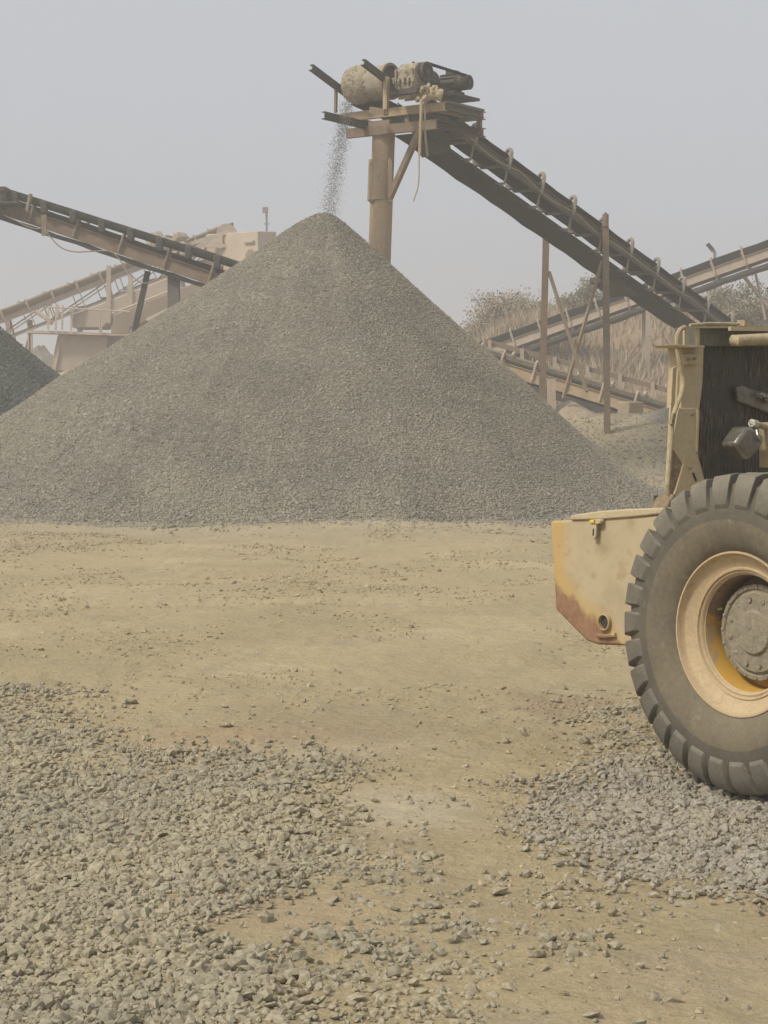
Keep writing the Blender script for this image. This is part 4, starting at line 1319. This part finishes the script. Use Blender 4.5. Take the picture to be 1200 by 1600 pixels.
# --- counterweight with rusted corner
def cw_mat():
    m, N, Lk, B = newmat('chipped_counterweight_paint')
    g = N.new('ShaderNodeNewGeometry')
    pos = g.outputs['Position']
    def dot(v, c):
        d = N.new('ShaderNodeVectorMath')
        d.operation = 'DOT_PRODUCT'
        Lk.new(pos, d.inputs[0])
        d.inputs[1].default_value = v
        a = N.new('ShaderNodeMath')
        a.operation = 'ADD'
        Lk.new(d.outputs['Value'], a.inputs[0])
        a.inputs[1].default_value = c
        return a.outputs[0]
    def mul(a, k, b):
        q = N.new('ShaderNodeMath')
        q.operation = 'MULTIPLY_ADD'
        Lk.new(a, q.inputs[0])
        q.inputs[1].default_value = k
        if isinstance(b, (int, float)):
            q.inputs[2].default_value = b
        else:
            Lk.new(b, q.inputs[2])
        return q.outputs[0]
    n1 = noise(N, Lk, pos, 3.5, 8, .65, .4)
    n2 = noise(N, Lk, pos, 22, 6, .7)
    n3 = noise(N, Lk, pos, 9, 6, .65, .4)
    s0 = e1.dot(W0)                                      # s = s0 - e1.p  (distance rearwards)
    # line of bare metal: z = .82 - (1.43 - s) * .55
    line = dot((-e1.x * .60, -e1.y * .60, -1.0), s0 * .60 + .82 - 1.43 * .60)
    rustf = mul(n2.outputs[0], .07, mul(n3.outputs[0], .20, line))
    rustf = maprange(N, Lk, rustf, .105, .16)
    yel = mul(n1.outputs[0], .25, line)
    yel = maprange(N, Lk, yel, .0, .14, 0, .85)
    edge = mul(n3.outputs[0], .12, dot((-e1.x, -e1.y, 0), s0 - 1.36))
    edge = maprange(N, Lk, edge, -.01, .12, 0, .8)
    tan = mixc(N, Lk, maprange(N, Lk, n1.outputs[0], .4, .65), (.445, .365, .23), (.375, .305, .19))
    col = mixc(N, Lk, yel, tan, (.47, .32, .12))
    col = mixc(N, Lk, edge, col, (.49, .315, .10))
    col = mixc(N, Lk, maprange(N, Lk, n3.outputs[0], .56, .70, 0, .65), col, (.33, .235, .13))
    rc = mixc(N, Lk, maprange(N, Lk, n2.outputs[0], .35, .65), (.215, .115, .068), (.29, .165, .095))
    col = mixc(N, Lk, rustf, col, rc)
    Lk.new(col, B.inputs['Base Color'])
    B.inputs['Roughness'].default_value = .72
    B.inputs['Specular IOR Level'].default_value = .3
    nb = bump(N, Lk, n2.outputs[0], .12, .004)
    Lk.new(nb, B.inputs['Normal'])
    return m
M_CW = cw_mat()
fo = W0 + mi_ * .20                                      # point on the counterweight's side face
def S(px, py, off=0):
    return hit(px, py, fo - mi_ * off, mi_)
face = [(860, 814), (1046, 803.5), (1110, 800), (1110, 1013), (982, 1009.5), (931, 1007), (917, 1002), (868, 953), (865.5, 907)]
cw = MB().prism([S(*q) for q in face], -mi_, 1.6).build('counterweight', M_CW, loader, bevel=.012)
lid = [(890, 813), (890, 806), (900, 803.5), (935, 798.5), (965, 796), (1000, 794.5), (1044, 793), (1048, 801), (1000, 807), (940, 812)]
MB().prism([S(*q, .012) for q in lid], -mi_, .62).build('lid', M_LTAN, cw, bevel=.008)
b = MB()
b.prism([S(q[0], q[1], .035) for q in ((922, 812), (934, 811), (938, 813), (938, 817), (934, 819), (922, 818))], -mi_, .03)
b.prism([S(q[0], q[1], .032) for q in ((924.5, 814), (931.5, 814), (931, 832), (930.5, 839), (928, 842.5), (924.5, 841), (922.5, 837), (923, 830))], -mi_, .014)
latch = b.build('latch', M_LTAN, cw, bevel=.003)
MB().prism([S(q[0], q[1], .034) for q in ((926, 826), (928, 826), (927.5, 837), (925.5, 837))], -mi_, .004).build('slot', M_DARKSTEEL, latch)
MB().prism([S(q[0], q[1], .042) for q in ((921, 812.5), (928, 812), (928, 816.5), (921, 817))], -mi_, .012).build('spring', weathered('bright_yellow_plastic', (.65, .50, .03), (.55, .42, .05), None, 20, .5), latch)
# drain hole as a raised ring; dark disc paints its shaded inside
hc = S(947, 972)
b = MB()
b.lathe([(-.004, .041), (.020, .041), (.022, .038), (.020, .034), (.002, .034)], hc, -mi_, 28, 0)
b.lathe([(.002, .034), (.002, .0)], hc, -mi_, 28, 1)
hole = b.build('hole_ring', [M_CW, M_DARKSTEEL], cw)
b = MB()
b.tube([S(934, 993, .008), S(947, 994, .012), S(962, 992, .008)], .011, 8)
b.build('hole_lip', M_CW, cw)
# --- radiator frame and core (seen from the engine side)
s_r = .852
ro = W0 - e1 * s_r
def R_(px, py, off=0):
    return hit(px, py, ro + e1 * off, e1)
def rp(pts, off, th, mat, name, parent=None, bevel=.004):
    return MB().prism([R_(a, c, off) for a, c in pts], e1, th).build(name, mat, parent or loader, bevel=bevel)
rad = rp([(1097, 540), (1330, 540), (1330, 830), (1085, 830), (1094, 640)], -.05, .12, M_CORE, 'radiator_core')
pu = rp([(1066, 540), (1100, 541), (1098, 600), (1093, 640), (1064, 638), (1068, 560)], .0, .10, M_LTAN, 'radiator_post')
rp([(1060, 637), (1091, 638), (1089, 705), (1102, 752), (1108, 790), (1046, 790), (1056, 765), (1068, 725), (1049, 696)], .012, .03, M_LTAN, 'gusset_plate', pu)
rp([(1049, 696), (1068, 725), (1056, 770), (1050, 790), (1044, 790), (1047, 730)], .004, .02, M_MUD, 'mud_patch', pu)
rp([(1082, 739), (1085, 738), (1090, 751), (1087, 753)], .016, .006, M_DARKSTEEL, 'slot', pu)
rp([(1070, 553), (1091, 552), (1091, 569), (1072, 570)], .022, .03, M_LTAN, 'bolt_plate', pu)
b = MB()
for q in ((1075, 561), (1084, 560), (1081, 648), (1055, 730), (1077, 732)):
    b.lathe([(0, .008), (.012, .008), (.012, 0)], R_(*q, .024), e1, 6, sm=False)
b.build('bolt', M_HUB, pu)
rp([(1051, 575), (1058, 572), (1052, 690), (1047, 760), (1041, 760), (1045, 690)], -.02, .012, M_LTAN, 'edge_flange', pu)
rp([(1058, 538.5), (1101, 540), (1101, 543.5), (1062, 542.5)], .06, .16, M_LTAN, 'top_flange', pu, .002)
rp([(1090, 640), (1093.5, 640), (1091, 706), (1088, 706)], .02, .05, M_LTAN, 'edge_strip', pu, .002)
# top tank, header pipe, rails
rp([(1091, 510.5), (1330, 512), (1330, 542), (1091, 541)], -.02, .16, M_LGREY, 'top_tank')
b = MB()
b.bar(R_(1067, 511.5, .0), R_(1330, 511, .0), .03, .008)
b.bar(R_(1069.5, 511, .0), R_(1069.5, 539, .0), .012, .012)
b.bar(R_(1090, 511, .0), R_(1090, 539, .0), .014, .014)
b.build('top_rail', M_LTAN, loader)
MB().bar(R_(1140, 513.5, .05), R_(1330, 516, .1), .02, .02).build('side_rail', M_LTAN, loader)
MB().tube([R_(1145, 532, .06), R_(1150, 532, .08), R_(1200, 529.5, .12), R_(1330, 526, .2)], .028, 16).build('header_pipe', M_HOSE, loader)
MB().tube([R_(1078, 508, -.1), R_(1110, 505.5, -.1), R_(1155, 506.5, -.1)], .008, 6).build('cable', M_HOSE, loader)
MB().box(R_(1162, 505, -.1), .05, .04, .03, (e1, mi_, UP)).build('cable_clip', M_HOSE, loader)
b = MB()
b.tube([R_(q[0], q[1], .03) for q in ((1070, 511), (1062, 515), (1057, 525), (1058, 545), (1062, 570), (1067, 590), (1068, 602), (1064, 618), (1056, 636), (1051, 655), (1048, 690), (1046, 720), (1043, 758))], .0115, 8, smooth_path=2)
b.build('hose', M_HOSE, loader)
b = MB()
b.bar(R_(1049, 663, .04), R_(1052.5, 646, .04), .02, .02, up=e1)
b.build('hose_clip', M_MUD, loader)
rp([(1046, 782), (1054, 772), (1078, 790), (1078, 800), (1040, 800)], .03, .1, M_MUD, 'base_foot')
b = MB()
b.box(S(1037, 782, -.35), .08, .06, .05, (e1, mi_, UP))
b.tube([S(1036, 779, -.35), S(1036, 774, -.35)], .014, 8)
b.build('hinge_bolt', M_DARKSTEEL, loader)
# added glossy plate for the oil shine on the core; coolant can in front
b = MB()
rr = [(1152, 605), (1160, 602), (1175, 608), (1200, 614), (1230, 622), (1230, 655), (1200, 645), (1172, 634), (1154, 628)]
b.prism([R_(a, c, -.02) for a, c in rr], e1, .025)
b.build('oil_sheen_plate', M_CAN, loader, bevel=.006)
b = MB()
for q in ((1183, 618), (1191, 622), (1199, 626)):
    b.lathe([(0, .014), (.03, .014), (.03, .008), (.05, .008), (.05, 0)], R_(*q, -.02), e1, 10)
b.build('stud', M_STEELBRIGHT, loader)
can = MB().prism([R_(a, c, .16) for a, c in ((1149, 694), (1168, 666), (1178, 668), (1196, 683), (1190, 700), (1171, 720), (1166, 716))], e1, .11).build('coolant_can', M_CAN, loader, bevel=.018)
b = MB()
b.tube([R_(1178, 661, .12), R_(1192, 666, .12), R_(1215, 674, .12)], .015, 10)
b.build('filler_neck', M_HOSE, can)
b = MB()
b.lathe([(-.02, .02), (.02, .02), (.024, .014), (.024, 0)], R_(1178, 662, .13), (R_(1178, 662, .13) - R_(1192, 666, .12)).normalized(), 14)
b.bar(R_(1170, 658, .13), R_(1180, 663, .15), .008, .012)
b.build('filler_cap', M_WHITE, can)
b = MB()
b.tube([R_(1182, 672, .165), R_(1184, 682, .18), R_(1191, 690, .165)], .006, 8, smooth_path=1)
b.build('handle', M_STEELBRIGHT, can)
MB().bar(R_(1199, 660, .1), R_(1200, 730, .1), .06, .06, up=e1).build('engine_mount', M_LTAN, loader)
# chassis and engine further along, mostly out of sight
b = MB()
b.box(W0 + mi_ * 1.0 + e1 * .2 + UP * .1, 2.4, .8, .35, (e1, mi_, UP))
b.build('chassis', M_LTAN, loader, bevel=.02)
b = MB()
b.box(W0 + mi_ * 1.0 + e1 * .15 + UP * .50, .9, .42, .42, (e1, mi_, UP))
b.box(W0 + mi_ * 1.0 + e1 * .15 + UP * .78, .8, .26, .16, (e1, mi_, UP))
for k in range(4):
    b.tube([W0 + mi_ * .78 + e1 * (-.15 + k * .2) + UP * .6, W0 + mi_ * .66 + e1 * (-.15 + k * .2) + UP * .62, W0 + mi_ * .62 + e1 * (-.1 + k * .2) + UP * .5], .04, 8, smooth_path=1)
b.build('engine_block', M_DARKSTEEL, loader, bevel=.03)
# rear of the cab, further along the machine
cabc = W0 + mi_ * 1.0 + e1 * 1.45
b = MB()
for sx_c, sy_c in ((-1, -1), (-1, 1), (1, -1), (1, 1)):
    b.bar(cabc + e1 * .5 * sx_c + mi_ * .6 * sy_c + UP * .2, cabc + e1 * .5 * sx_c + mi_ * .6 * sy_c + UP * 1.75, .09, .09, up=e1)
b.box(cabc + UP * 1.80, 1.3, 1.45, .10, (e1, mi_, UP))
b.box(cabc + UP * .45, 1.1, 1.3, .5, (e1, mi_, UP))
b.build('cab', M_LTAN, loader, bevel=.015)

# ------------------------------------------------------------------ dusty air
def haze():
    m = bpy.data.materials.new('dusty_air')
    m.use_nodes = True
    N, Lk = m.node_tree.nodes, m.node_tree.links
    N.remove(N['Principled BSDF'])
    v = N.new('ShaderNodeVolumePrincipled')
    v.inputs['Color'].default_value = (.93, .915, .895, 1)
    v.inputs['Density'].default_value = .0042
    v.inputs['Anisotropy'].default_value = .2
    Lk.new(v.outputs[0], N['Material Output'].inputs['Volume'])
    b = MB()
    b.box((0, 760, 6.0), 1300, 1680, 15.0)
    o = b.build('haze', m)
    return tag(o, 'even dusty haze over the whole yard', 'haze', kind='stuff')
haze()
